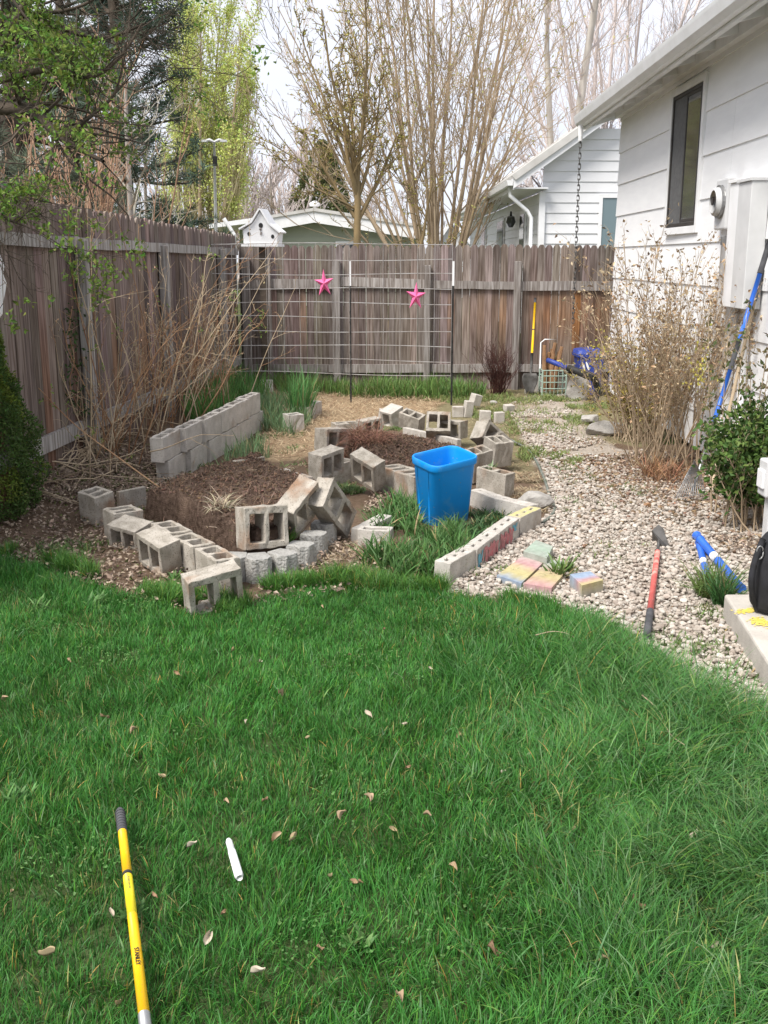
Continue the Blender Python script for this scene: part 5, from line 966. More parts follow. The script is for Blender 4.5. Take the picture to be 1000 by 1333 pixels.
# curved grey stones
SPX = [(306, 722), (336, 723), (368.5, 718), (392, 707), (409, 693), (422, 679)]
cs = [P(*p, .14) for p in SPX]; cen = np.array([cs[2][0] - .05, cs[2][1] + .75])
onum = ['leftmost', 'second', 'third', 'fourth', 'fifth', 'rightmost']
for k, c_ in enumerate(cs):
    c_ = np.array(c_); prv = cs[max(k - 1, 0)]; nxt = cs[min(k + 1, 5)]; tg = np.array([nxt[0] - prv[0], nxt[1] - prv[1]]); tg /= np.linalg.norm(tg); nn2 = np.array([tg[1], -tg[0]])  # outward (to camera)
    wf = .072; wb = .052; dd = .075; pts = [(-wb, -dd), (wb, -dd), (wf, dd * .3), (wf * .62, dd * .95), (-wf * .62, dd * .95), (-wf, dd * .3)]
    V = []; lv = [(-.04, 1.0), (.05, 1.0), (.12, .995), (.138, .95)]
    g = G(); n = 6; Vr = []
    fine = []
    for i in range(n):
        a1 = np.array(pts[i]); b1 = np.array(pts[(i + 1) % n]); 
        for t in np.arange(4) / 4: fine.append(a1 + (b1 - a1) * t)
    n = len(fine)
    for li, (z, s) in enumerate(lv):
        for (u, v) in fine: jx = .0035 if v > .01 and li < 3 else .0008; w2 = c_[:2] + tg * u * s + nn2 * v * s; V.append((w2[0] + random.gauss(0, jx), w2[1] + random.gauss(0, jx), z))
    F_ = [(i * n + j, i * n + (j + 1) % n, (i + 1) * n + (j + 1) % n, (i + 1) * n + j) for i in range(3) for j in range(n)] + [tuple(range(3 * n, 4 * n))]
    F_ = [f if len(f) > 4 else f[::-1] for f in F_] if False else F_
    o = mk('edging_stone', V, F_, M['split'], bevel=.004); tag(o, f'{onum[k]} grey split faced stone of the curved edging below the soil bed', 'edging stone', 'grey edging stones set in a curve')
# chalk pavers
def paver(corn, z, h, cols, label, name='paver'):
    c4_ = [np.array(P(*p, z)) for p in corn]; n = 9; V = []; C = []
    for i in range(n):
        for j in range(n):
            u, v = i / (n - 1), j / (n - 1); p_ = (c4_[0] * (1 - u) + c4_[1] * u) * (1 - v) + (c4_[3] * (1 - u) + c4_[2] * u) * v; V.append(p_)
            w_ = u * (len(cols) - 1) + (random.random() - .5) * .5; w_ = min(max(w_, 0), len(cols) - 1.001); k = int(w_); f = w_ - k; C.append(np.array(cols[k]) * (1 - f) + np.array(cols[k + 1]) * f + random.gauss(0, .02))
    F_ = [(i * n + j, (i + 1) * n + j, (i + 1) * n + j + 1, i * n + j + 1) for i in range(n - 1) for j in range(n - 1)]
    bnd = [i * n for i in range(n)] + [(n - 1) * n + j for j in range(1, n)] + [i * n + n - 1 for i in range(n - 2, -1, -1)] + [j for j in range(n - 2, 0, -1)]
    b0 = len(V); 
    for b_ in bnd: V.append(V[b_] - np.array([0, 0, h])); C.append(np.array([.36, .35, .32]))
    m_ = len(bnd); F_ += [(bnd[i], b0 + i, b0 + (i + 1) % m_, bnd[(i + 1) % m_]) for i in range(m_)]
    o = mk(name, V, [np.array(F_)], M['chalk'], col=np.array(C).clip(.02, .8)); tag(o, label, 'paver', 'chalk coloured pavers lying on the gravel'); return o
pk, yw, blc, gr_, pe_ = (.46, .27, .27), (.48, .42, .22), (.25, .31, .40), (.34, .37, .32), (.46, .33, .24)
cA = [(646.8, 748.8), (685.2, 720), (712.4, 727.2), (678.8, 759.2)]
paver(cA, .038, .05, [blc, yw, yw, pk, (.5, .38, .36), gr_], 'flat paver chalked blue, yellow and pink, left one of the two long ones')
paver([(682, 759.5), (716, 728.5), (746, 733), (718, 765.5)], .038, .05, [pk, pe_, yw, pe_, gr_, gr_], 'flat paver chalked pink and orange, right one of the two long ones')
paver([(681.5, 717.5), (698, 702.7), (720, 711), (712, 726.5)], .07, .06, [gr_, (.33, .41, .33), gr_], 'pale green chalked paver block at the top of the paver group')
paver([(742, 747.4), (757.8, 762), (785.5, 755), (768, 743.5)], .08, .075, [blc, (.3, .38, .5), pk, yw], 'thick paver block with blue chalk lying apart to the right')
# small bricks at the back
def brick(px, py, dims, eul, label): q = P(px, py, 0); g = G(); g.box((-dims[0] / 2, -dims[1] / 2, 0), (dims[0] / 2, dims[1] / 2, dims[2])); Mx = Matrix.Translation((q[0], q[1], .0)) @ Euler(eul).to_matrix().to_4x4(); g.V = [v @ np.array(Mx)[:3, :3].T + np.array(Mx)[:3, 3] for v in g.V]; return tag(g.build('brick', M['blocklight'], bevel=.006), label, 'brick', 'small grey bricks scattered behind the rear bed')
b1 = brick(617, 533, (.10, .11, .13), (.1, .25, .5), 'tilted grey brick, highest and farthest of the small ones'); b1.location.z += .05
brick(608, 543, (.09, .09, .18), (.05, .12, .3), 'upright grey brick just left of the tilted one')
brick(596, 543, (.12, .08, .12), (0, 0, .1), 'grey brick standing behind the block with square openings')
brick(631, 549, (.12, .08, .12), (0, .05, .0), 'grey brick between the upright brick and the triangular block')
brick(650, 551, (.10, .08, .12), (0, -.03, .2), 'brownish brick behind the triangular block')
brick(662, 537, (.11, .09, .09), (.1, 0, .4), 'low brick in the weeds in front of the dead dark shrub')
# ---- blue waste bin
bc = np.array(P(577, 672, .03)); bz = .0; yaw = .60; ca_, sa_ = math.cos(yaw), math.sin(yaw)
def bring(w_, d_, z, r, bow=.0, n=7, sk=0):
    out = []
    for q, s1, s2 in ((0, 1, 1), (math.pi / 2, -1, 1), (math.pi, -1, -1), (3 * math.pi / 2, 1, -1)):
        for a in np.linspace(0, math.pi / 2, n):
            u = s1 * (w_ - r) + r * math.cos(a + q); v = s2 * (d_ - r) + r * math.sin(a + q); out.append((u, v))
    res = []
    for i, (u, v) in enumerate(out):
        vy = u * sa_ + v * ca_; res.append((bc[0] + u * ca_ - v * sa_, bc[1] + vy - (z - bz) * .16, z + vy * .16))
    return res
bt_ = thing('waste_bin', 'bright blue open plastic waste bin standing in the small garden bed', 'waste bin', (bc[0], bc[1], bz))
HB = .455
prof = [(.144, .104, 0, .05), (.15, .11, .01, .055), (.176, .134, HB - .05, .06), (.177, .135, HB - .048, .06), (.187, .145, HB - .046, .066), (.189, .147, HB - .01, .066), (.185, .143, HB, .062), (.177, .135, HB - .002, .058), (.171, .129, HB - .02, .055), (.14, .10, .012, .045)]
rings = [bring(w_, d_, bz + z, r) for w_, d_, z, r in prof]
n = len(rings[0]); V = [p for r in rings for p in r]; F_ = [(i * n + j, i * n + (j + 1) % n, (i + 1) * n + (j + 1) % n, (i + 1) * n + j) for i in range(len(rings) - 1) for j in range(n)] + [tuple(range(n))[::-1], tuple(range((len(rings) - 1) * n, len(rings) * n))]
o = mk('bin_body', V, F_, M['blue'], bt_, smooth=True, bevel=.002)
q0 = np.array(bring(.1515, .1, bz + .05, .01)[0]) * 0
for s1 in (-1, 1):
    g = G()
    for s2 in (-1, 1):
        def cc_(w_, d_, z): vy = s1 * w_ * sa_ + s2 * d_ * ca_; return np.array((bc[0] + s1 * w_ * ca_ - s2 * d_ * sa_, bc[1] + vy - z * .16, bz + z + vy * .16))
        g.tube([cc_(.153, .05, .04), cc_(.1735, .062, HB - .06)], .004, 6)
    g.build('side_rib', M['blue'], bt_, smooth=True)
# ================================================================== plants
def norm(v): return v / (np.linalg.norm(v) + 1e-9)
def grow(out, p, d, L_, r, lvl, spec, rg):
    """spec[lvl] = dict(K, wob, trop, n, t0, ang, lr, rr, tip)"""
    s = spec[lvl]; K = s.get('K', 6); pts = [p]; dd = norm(np.array(d, float)); step = L_ / (K - 1)
    for i in range(K - 1):
        dd = norm(dd + rg.normal(0, s['wob'], 3) + np.array([0, 0, s['trop']])); pts.append(pts[-1] + dd * step)
    pts = np.array(pts); rad = r * (1 - (1 - s.get('tip', .3)) * np.linspace(0, 1, K)); out.setdefault(lvl, []).append((pts, rad))
    if lvl + 1 < len(spec):
        c = spec[lvl + 1]; n = s['n']; n = int(n if n >= 1 else 1)
        for k in range(n):
            t = s['t0'] + (1 - s['t0']) * ((k + rg.random()) / n); f = t * (K - 1); i = min(int(f), K - 2); q = pts[i] + (pts[i + 1] - pts[i]) * (f - i); tg = norm(pts[i + 1] - pts[i])
            a = rg.normal(size=3); a = norm(a - tg * (a @ tg)); an = s['ang'] * rg.uniform(.6, 1.3)
            rr_ = rad[i] * s['rr'] * rg.uniform(.7, 1.1)
            grow(out, q, tg * math.cos(an) + a * math.sin(an), L_ * s['lr'] * rg.uniform(.6, 1.2) * (1.15 - .6 * t), max(rr_, s.get('rmin', .002)), lvl + 1, spec, rg)
def treeobj(t, out, m, mt=None, thick=1, n0=8):
    lv = sorted(out); tr_ = [x for l in lv if l < thick for x in out[l]]; cr_ = [x for l in lv if l >= thick for x in out[l]]
    polyobj('trunk', [a for a, b in tr_], [b for a, b in tr_], m, t, n=n0)
    if cr_:
        big = [x for l in lv if l == thick for x in out[l]]; sm = [x for l in lv if l > thick for x in out[l]]
        V1, F1 = tubes([a for a, b in big], [b for a, b in big], 5)
        if sm: V2, F2 = tubes([a for a, b in sm], [b for a, b in sm], 3); V1, F1 = np.concatenate([V1, V2]), np.concatenate([F1, F2 + len(V1)])
        return mk('crown', V1, [F1], mt or m, t)
def tips(out, lvls, lo=.2):
    P_ = []
    for l in lvls:
        for a, b in out.get(l, []): k = rng.uniform(lo, 1, 1)[0] * (len(a) - 1); i = min(int(k), len(a) - 2); P_.append(a[i] + (a[i + 1] - a[i]) * (k - i))
    return np.array(P_)
def stems(px_list, Yd, H0):
    return [(np.array(PY(*a, Yd)), np.array(PY(*b, Yd + dy))) for a, b, dy in px_list]
rg = np.random.default_rng(3)
# ---- big bare multi stem tree
TYB = 26.0; base = PY(570, 330, TYB); base = np.array([base[0], TYB, 0.])
t = thing('tree', 'large bare tree with a fan of many ochre stems rising behind the back fence', 'tree', base)
spec = [dict(K=9, wob=.045, trop=.012, n=10, t0=.18, ang=.52, lr=.46, rr=.40, tip=.2), dict(K=7, wob=.10, trop=.055, n=5, t0=.12, ang=.55, lr=.42, rr=.45, tip=.3, rmin=.009), dict(K=5, wob=.12, trop=.05, n=4, t0=.12, ang=.6, lr=.5, rr=.55, rmin=.0065), dict(K=4, wob=.12, trop=.08, n=0, t0=0, ang=.5, lr=.5, rr=.5, rmin=.005, tip=.6)]
out = {}
targets = [(372, 40, 0), (430, 5, 1.5), (470, -20, -1), (505, 5, 2), (535, -60, 0), (560, -60, -1.5), (585, -60, 1), (610, -60, -.5), (640, -60, 1.5), (668, -50, 0), (700, -30, -1), (722, -20, 1), (400, 150, -1), (735, 90, 0.5), (650, -80, -2), (520, -60, -2), (690, 10, 2), (350, 90, 1), (455, -40, 2), (490, -60, -2), (548, -70, 2), (675, 40, -2), (388, 90, 2)]
for k, (px, py, dy) in enumerate(targets):
    tgt = np.array(PY(px, py, TYB + dy)); st = base + np.array([(px - 560) / 340 * .4, rg.normal(0, .3), .3]); d = tgt - st; L0 = np.linalg.norm(d) * 1.08
    grow(out, st, norm(d) + np.array([d[0] * -.012, 0, .03 if abs(px - 560) > 100 else 0]), L0, rg.uniform(.035, .072), 0, spec, rg)
grow(out, base, (0, 0, 1), .8, .32, 0, [dict(K=5, wob=.01, trop=0, n=0, t0=0, ang=0, lr=1, rr=1, tip=.8)], rg)
cw = treeobj(t, out, M['barkw'], M['twigbig'] if 'twigbig' in M else M['barkw'], thick=1)
bt2 = tips(out, [2, 3]); bt2 = bt2[rng.random(len(bt2)) < .5]
V, Fc, C = leaves(bt2, .08, vary((.42, .40, .16), len(bt2), .2), .5); mk('buds', V, Fc, M['leaf'], t, col=C)
# ---- nearer forked tree
Y2 = 19.; b2 = PY(462, 320, Y2); b2 = np.array([b2[0], Y2, 0]); t = thing('tree', 'smaller bare forked tree with arching mossy limbs in front of the sage house', 'tree', b2); out = {}
sp2 = [dict(K=8, wob=.08, trop=.06, n=7, t0=.15, ang=.7, lr=.45, rr=.45, tip=.25), dict(K=7, wob=.14, trop=.06, n=7, t0=.15, ang=.7, lr=.45, rr=.5, rmin=.010), dict(K=5, wob=.2, trop=.06, n=3, t0=.2, ang=.7, lr=.5, rr=.6, rmin=.006), dict(K=4, wob=.2, trop=.05, n=0, t0=0, ang=.5, lr=.5, rr=.5, rmin=.005, tip=.6)]
def limb(px0, py0, px1, py1, r, dy=0, Yd=Y2):
    a = np.array(PY(px0, py0, Yd)); b = np.array(PY(px1, py1, Yd + dy)); grow(out, a, norm(b - a), np.linalg.norm(b - a) * 1.05, r, 0, sp2, rg)
grow(out, b2, norm(np.array(PY(466, 240, Y2)) - b2), np.linalg.norm(np.array(PY(466, 240, Y2)) - b2) * 1.02, .075, 0, [dict(K=6, wob=.0, trop=0, n=0, t0=0, ang=0, lr=1, rr=1, tip=.75)], rg)
for l_ in ((465.5, 245, 455, 60, .05, .5), (465, 255, 420, 130, .045, -.5), (465, 244, 500, 90, .045, .4), (464, 285, 385, 195, .035, .2), (463, 272, 362, 210, .022, -.6), (464, 290, 530, 180, .045, .3), (465.5, 246, 440, 20, .04, -.8), (465, 262, 540, 130, .035, 0), (465, 250, 395, 60, .035, .6), (465, 248, 480, 10, .04, -.3)): limb(*l_)
cr2 = b2 + np.array([.35, .2, 0]); grow(out, cr2, norm(np.array(PY(545, 215, Y2)) - np.array(PY(497, 318, Y2))), 3.2, .06, 0, sp2, rg)
treeobj(t, out, mat('bark_moss', (.30, .215, .11), (.20, .15, .08), 3, rough=.95), None); bt2 = tips(out, [2, 3]); V, Fc, C = leaves(bt2, .06, vary((.40, .36, .10), len(bt2), .2), .5); mk('buds', V, Fc, M['leaf'], t, col=C)
# ---- yellow green poplar
Y3 = 46.; b3 = PY(262, 320, Y3); b3 = np.array([b3[0], Y3, 0]); t = thing('tree', 'yellow green poplar with upright branches behind the left fence', 'tree', b3); out = {}
sp3 = [dict(K=8, wob=.02, trop=.04, n=12, t0=.12, ang=.32, lr=.36, rr=.45, tip=.2), dict(K=6, wob=.06, trop=.14, n=7, t0=.1, ang=.35, lr=.45, rr=.5, rmin=.014), dict(K=5, wob=.08, trop=.12, n=4, t0=.1, ang=.4, lr=.55, rr=.6, rmin=.010), dict(K=4, wob=.1, trop=.1, n=0, t0=0, ang=.4, lr=.5, rr=.5, rmin=.008, tip=.6)]
for px, py in ((222, 140), (235, 60), (250, 30), (262, 15), (275, 25), (288, 40), (300, 60), (312, 100), (322, 140), (240, 100), (295, 100)):
    g_ = np.array(PY(px, py, Y3 + rg.normal(0, 1))); st = b3 + np.array([(px - 265) * .018, rg.normal(0, .3), .2]); grow(out, st, norm(g_ - st), np.linalg.norm(g_ - st) * 1.0, .11, 0, sp3, rg)
treeobj(t, out, M['barkw'], mat('twig_poplar', (.52, .46, .28), (.4, .34, .2), 1, rough=.9)); pt_ = np.concatenate([tips(out, [2, 3]) for _ in range(11)]) + rng.normal(0, .14, (11 * len(tips(out, [2, 3])), 3))
pt_ = pt_[fbm(pt_[:, 0] + pt_[:, 1], pt_[:, 2], 1.1, 3, 5) > .46]
V, Fc, C = leaves(pt_, .105, vary((.56, .62, .20), len(pt_), .2), .6); mk('leaves', V, Fc, M['leaf'], t, col=C)
# ---- pale barked trees at the right
sp4 = [dict(K=9, wob=.03, trop=.02, n=14, t0=.25, ang=.8, lr=.30, rr=.35, tip=.4), dict(K=6, wob=.12, trop=.1, n=7, t0=.1, ang=.6, lr=.5, rr=.5, rmin=.012), dict(K=5, wob=.15, trop=.1, n=4, t0=.1, ang=.6, lr=.5, rr=.6, rmin=.008), dict(K=4, wob=.15, trop=.1, n=0, t0=0, ang=.5, lr=.5, rr=.5, rmin=.006, tip=.6)]
for (p0, p1, Yd, r, lab) in (((732, 330), (739, -60), 30., .17, 'tall pale barked tree with a straight trunk behind the neighbouring house'), ((728, 330), (693, -60), 31., .13, 'slim pale tree leaning left behind the neighbouring house')):
    b_ = PY(*p0, Yd); b_ = np.array([b_[0], Yd, 0]); g_ = np.array(PY(*p1, Yd)); t = thing('tree', lab, 'tree', b_); out = {}; grow(out, b_, norm(g_ - b_), np.linalg.norm(g_ - b_), r, 0, sp4, rg); treeobj(t, out, M['barkp'], M['twigp'])
# ---- bare shrub-like trees at the right with buds
for (px, Yd, h, lab) in ((775, 34, 12.5, 'bare tree with upright twigs rising over the neighbouring roof, left of the gutter'), (830, 40, 14, 'bare tree with upright twigs rising behind the near house gutter')):
    b_ = PY(px, 330, Yd); b_ = np.array([b_[0], Yd, 0]); t = thing('tree', lab, 'tree', b_); out = {}
    for k in range(6): grow(out, b_ + rg.normal(0, .2, 3) * (1, 1, 0), norm(np.array([rg.normal(0, .22), rg.normal(0, .2), 1])), h * rg.uniform(.7, 1), .08, 0, [dict(sp4[0], n=10, ang=.45, lr=.35), sp4[1], sp4[2], sp4[3]], rg)
    treeobj(t, out, M['twigp'], M['twigp'])
# ---- far bare trees
def baretree(seed, h):
    r_ = np.random.default_rng(seed); out = {}; n = 4
    spx = [dict(K=7, wob=.05, trop=.04, n=8, t0=.2, ang=.5, lr=.42, rr=.45, tip=.3), dict(K=6, wob=.1, trop=.1, n=7, t0=.1, ang=.55, lr=.45, rr=.5, rmin=.03), dict(K=5, wob=.12, trop=.1, n=6, t0=.1, ang=.6, lr=.5, rr=.6, rmin=.018), dict(K=3, wob=.14, trop=.1, n=0, t0=0, ang=.5, lr=.5, rr=.5, rmin=.014, tip=.6)]
    for k in range(n): grow(out, np.zeros(3) + r_.normal(0, .25, 3) * (1, 1, 0), norm(np.array([r_.normal(0, .25), r_.normal(0, .25), 1])), h * r_.uniform(.75, 1.05), .16, 0, spx, r_)
    return out
protos = []
for s in (21, 22, 23):
    t = thing('tree', 'x', 'tree', (0, 0, 0)); treeobj(t, baretree(s, 9.), M['twigp'], M['twigp'], n0=5); protos.append(t)
spots = [(335, 60, .95), (352, 52, .8), (375, 66, .9), (400, 58, .75), (435, 70, .9), (310, 64, .85), (500, 74, .6), (660, 60, .75), (700, 60, .7), (735, 66, .85), (590, 80, .6), (470, 80, .6), (285, 70, .8), (180, 50, .8), (110, 52, .9), (40, 50, 1.), (-30, 54, 1.), (820, 75, 1.1)]
for i, (px, Yd, s) in enumerate(spots):
    src = protos[i % 3]
    if i < 3: r = src; ch = list(src.children)
    else:
        r = src.copy(); COL.objects.link(r)
        for c_ in src.children: d_ = c_.copy(); COL.objects.link(d_); d_.parent = r
    q = PY(px, 330, Yd); r.location = (q[0], Yd, 0); r.rotation_euler = (0, 0, i * 1.7); r.scale = (s * 1.1, s * 1.1, s)
    r['label'] = 'distant bare reddish grey tree in the band behind the houses'; r['group'] = 'distant bare trees'
# ---- conifer behind the sage house
Y5 = 55.; b5 = PY(421, 330, Y5); b5 = np.array([b5[0], Y5, 0]); top = float(PY(421, 184, Y5)[2]); t = thing('conifer', 'dark green cone shaped conifer behind the sage house roof', 'conifer', b5)
g = G(); g.tube([b5, b5 + (0, 0, top * .9)], [.22, .04], 8); g.build('trunk', M['barkd'], t)
n = 15000; u = rng.random(n) ** .8; hz_ = .6 + u * (top - .6); rmax = 2.0 * (1 - u ** 1.6) ** .8 + .08; a = rng.uniform(0, 6.28, n); rr_ = rmax * (1 - rng.random(n) ** 2 * .5) * (.8 + .4 * vnoise(a * 2, hz_ * 2, 1, 8)); pp = np.stack([b5[0] + rr_ * np.cos(a), b5[1] + rr_ * np.sin(a), hz_], 1)
V, Fc, C = leaves(pp, .19, vary((.13, .15, .06), n, .3), .45); mk('crown', V, Fc, M['leaf'], t, col=C)
# ---- pine group at the upper left
def pine(px, Yd, h, R, lab, seed, nb=70, c=(.17, .21, .15), t0=.1):
    r_ = np.random.default_rng(seed); b_ = PY(px, 330, Yd); b_ = np.array([b_[0], Yd, 0]); t = thing('pine_tree', lab, 'pine tree', b_); out = {0: [(np.array([b_ + np.array([0, 0, h * k / 8]) + r_.normal(0, .06, 3) for k in range(9)]), np.linspace(.24, .04, 9))]}
    out[1] = []; out[2] = []; ctr = []
    for k in range(nb):
        z = h * (t0 + (1 - t0) * r_.random()); az = r_.uniform(0, 6.28); L1 = R * (1 - .65 * z / h) * r_.uniform(.6, 1.15); d = norm(np.array([math.cos(az), math.sin(az), r_.uniform(-.15, .35)])); o_ = {}
        grow(o_, b_ + np.array([0, 0, z]), d, L1, .05, 0, [dict(K=6, wob=.1, trop=.02, n=7, t0=.3, ang=.7, lr=.4, rr=.5, rmin=.012), dict(K=4, wob=.12, trop=.06, n=0, t0=0, ang=.5, lr=.5, rr=.5, rmin=.01)], r_)
        out[1] += o_[0]; out[2] += o_[1]
        for a, _ in o_[1]: ctr += [a[-1], a[-2], a[1]]
        ctr.append(o_[0][0][0][-1])
    treeobj(t, out, M['barkd'], M['barkd']); ctr = np.array(ctr); m_ = 17; n = len(ctr) * m_; dirs = r_.normal(size=(n, 3)); dirs[:, 2] += .35; dirs /= np.linalg.norm(dirs, axis=1, keepdims=True); c0 = np.repeat(ctr, m_, 0) + dirs * .05; L_ = r_.uniform(.14, .26, n); s_ = np.cross(dirs, r_.normal(size=(n, 3))); s_ /= np.linalg.norm(s_, axis=1, keepdims=True); w_ = .011
    V = np.stack([c0 - s_ * w_, c0 + s_ * w_, c0 + dirs * L_[:, None]], 1).reshape(-1, 3); col_ = np.repeat(np.repeat(vary(c, len(ctr), .25), m_, 0) * r_.normal(1, .15, (n, 1)).clip(.5, 1.6), 3, 0)
    mk('needles', V, [np.arange(n * 3).reshape(-1, 3)], M['leaf'], t, col=col_); return t
pine(35, 17, 9.5, 2.6, 'dark grey green pine behind the left fence at the picture edge', 41, nb=90, t0=.12)
pine(168, 24, 11.5, 2.3, 'tall dark blue green pine behind the left fence beside the yellow green poplar', 42, nb=85, c=(.10, .145, .105))
pine(100, 27, 11, 2.8, 'grey green pine half hidden between two other pines behind the left fence', 43, nb=85, c=(.17, .20, .14))
# ---- salmon twig thicket and grey sapling behind the left fence
Y6 = 14.5; t_lab = 'thicket of bare salmon coloured twigs showing above the left fence'; b6 = PY(95, 330, Y6); b6 = np.array([b6[0], Y6, 0]); t = thing('bare_shrub', t_lab, 'shrub', b6); out = {}
for k in range(34): grow(out, b6 + np.array([rg.normal(0, .35), rg.normal(0, .3), 0]), norm(np.array([rg.normal(0.05, .22), rg.normal(0, .15), 1])), rg.uniform(2.4, 4.3), .018, 0, [dict(K=8, wob=.05, trop=.03, n=6, t0=.4, ang=.5, lr=.3, rr=.5, rmin=.006), dict(K=5, wob=.1, trop=.05, n=3, t0=.2, ang=.6, lr=.5, rr=.7, rmin=.005), dict(K=4, wob=.15, trop=.05, n=0, t0=0, ang=.6, lr=.5, rr=.7, rmin=.004)], rg)
treeobj(t, out, M['salmon'])
Y7 = 15.5; b7 = PY(173, 330, Y7); b7 = np.array([b7[0], Y7, 0]); t = thing('sapling', 'thin grey barked bare sapling rising just behind the left fence', 'sapling', b7); out = {}
g_ = PY(170, 100, Y7); grow(out, b7, norm(g_ - b7), float(np.linalg.norm(g_ - b7)), .07, 0, [dict(K=8, wob=.02, trop=.0, n=16, t0=.35, ang=1.0, lr=.38, rr=.45, rmin=.01), dict(K=6, wob=.12, trop=.03, n=6, t0=.2, ang=.7, lr=.45, rr=.6, rmin=.006), dict(K=5, wob=.15, trop=.05, n=2, t0=.2, ang=.7, lr=.5, rr=.6, rmin=.004), dict(K=4, wob=.15, trop=.05, n=0, t0=0, ang=.7, lr=.5, rr=.6, rmin=.003)], rg); treeobj(t, out, M['barkp'], mat('sapling_twig', (.36, .33, .27), rough=.9))
# ---- near overhanging tree at the upper left
Y8 = 7.2; tb8 = np.array([-4.1, Y8 + .3, 0]); t = thing('tree', 'leafy tree reaching in from the upper left with dark limbs and small fresh green leaves', 'tree', tb8); out = {}
def L8(pts, r0, r1, lv=0, n=9): q = smoothpts([PY(a, b, y_) for a, b, y_ in pts], 4); out.setdefault(lv, []).append((q, np.linspace(r0, r1, len(q))))
out[0] = [(smoothpts([tb8, tb8 + (.1, 0, 1.2), tb8 + (.0, -.1, 2.2), PY(-120, 110, Y8)], 4), np.linspace(.16, .10, 13))]
L8([(-120, 110, 7.2), (-60, 120, 7.2), (0, 140, 7.2), (35, 142, 7.1), (55, 155, 7.0), (75, 176, 6.9), (108, 196, 6.9), (135, 210, 6.8)], .06, .010)
L8([(-160, 40, 7.4), (-60, 30, 7.2), (0, 62, 7.0), (18, 30, 6.9), (34, 0, 6.9), (60, -60, 6.9)], .05, .012)
L8([(-120, -60, 7.6), (-20, 20, 7.3), (60, 30, 7.1), (130, 50, 7.0), (190, 30, 6.9)], .035, .006)
L8([(-60, 130, 7.3), (0, 105, 7.1), (70, 90, 6.9), (120, 100, 6.8), (160, 70, 6.8), (185, 30, 6.8)], .028, .005)
L8([(80, 180, 6.9), (120, 150, 6.85), (150, 120, 6.8), (165, 60, 6.8)], .016, .004)
L8([(-100, -100, 6.6), (-20, -40, 6.5), (60, -60, 6.5), (140, -30, 6.5), (200, -60, 6.6)], .03, .006)
L8([(-140, 160, 6.6), (-60, 230, 6.4), (-20, 260, 6.3), (10, 285, 6.3), (28, 292, 6.3)], .02, .003)
L8([(-140, 150, 6.8), (-60, 200, 6.6), (0, 225, 6.5), (20, 250, 6.5)], .018, .003)
L8([(-60, 30, 7.2), (30, 20, 7.0), (100, 10, 6.9), (150, -20, 6.9)], .022, .004)
lims = [x for x in out[0][1:]]
for (pts, rad) in lims:
    for k in range(15):
        f = rg.uniform(.25, 1) * (len(pts) - 1); i = min(int(f), len(pts) - 2); q = pts[i]; d = norm(norm(pts[i + 1] - pts[i]) * .7 + rg.normal(0, .6, 3)); o_ = {}
        grow(o_, q, d, rg.uniform(.35, .85), max(.004, rad[i] * .4), 0, [dict(K=6, wob=.15, trop=.02, n=5, t0=.2, ang=.8, lr=.45, rr=.5, rmin=.0025), dict(K=4, wob=.2, trop=.02, n=3, t0=.3, ang=.8, lr=.5, rr=.6, rmin=.0018), dict(K=3, wob=.2, trop=0, n=0, t0=0, ang=.8, lr=.5, rr=.6, rmin=.0015)], rg)
        for l in o_: out.setdefault(l + 1, []).extend(o_[l])
treeobj(t, out, M['barkd'], M['barkd']); pp = np.concatenate([tips(out, [2, 3], .5) for _ in range(9)]); pp = pp + rng.normal(0, .03, pp.shape)
prj = np.array([(500 + F * (d_ @ RT) / (d_ @ FW), 666.5 - F * (d_ @ UP) / (d_ @ FW)) for d_ in (pp - CAM)])
keep = fbm(pp[:, 0] * 1.0, pp[:, 2], .22, 2, 15) > .57
pp = pp[keep]; V, Fc, C = leaves(pp, rng.uniform(.022, .045, len(pp)), vary((.17, .26, .05), len(pp), .3, .12), .55); mk('leaves', V, Fc, M['leaf'], t, col=C)
# ---- evergreen column at the left edge
b9 = np.array([float(P(0, 690)[0]) - .14, 6.85, 0.]); t = thing('evergreen_shrub', 'dense dark evergreen column shrub at the left edge in front of the fence', 'shrub', b9); hh = 1.53; g = G(); g.tube([b9, b9 + (0, 0, hh * .85)], [.05, .01], 7); g.build('stem', M['barkd'], t)
n = 44000; u = rng.random(n); z_ = .06 + u * (hh - .06); rm = .32 * np.minimum(1, (1 - u) * 1.5) ** .8; a = rng.uniform(0, 6.28, n); lump = .62 + .62 * vnoise(a * 1.9, z_ * 7, 1, 12); rr_ = rm * lump * (1 - .42 * rng.random(n) ** 1.6); pp = np.stack([b9[0] + rr_ * np.cos(a), b9[1] + rr_ * np.sin(a), z_], 1)
cc = vary((.085, .145, .036), n, .3, .08); yl = fbm(a * 2, z_ * 5, 1.2, 2, 4) > .56; cc[yl] *= np.array([1.7, 1.35, .9]); V, Fc, C = leaves(pp, rng.uniform(.018, .034, n), cc, .42); mk('foliage', V, Fc, M['leaf'], t, col=C)
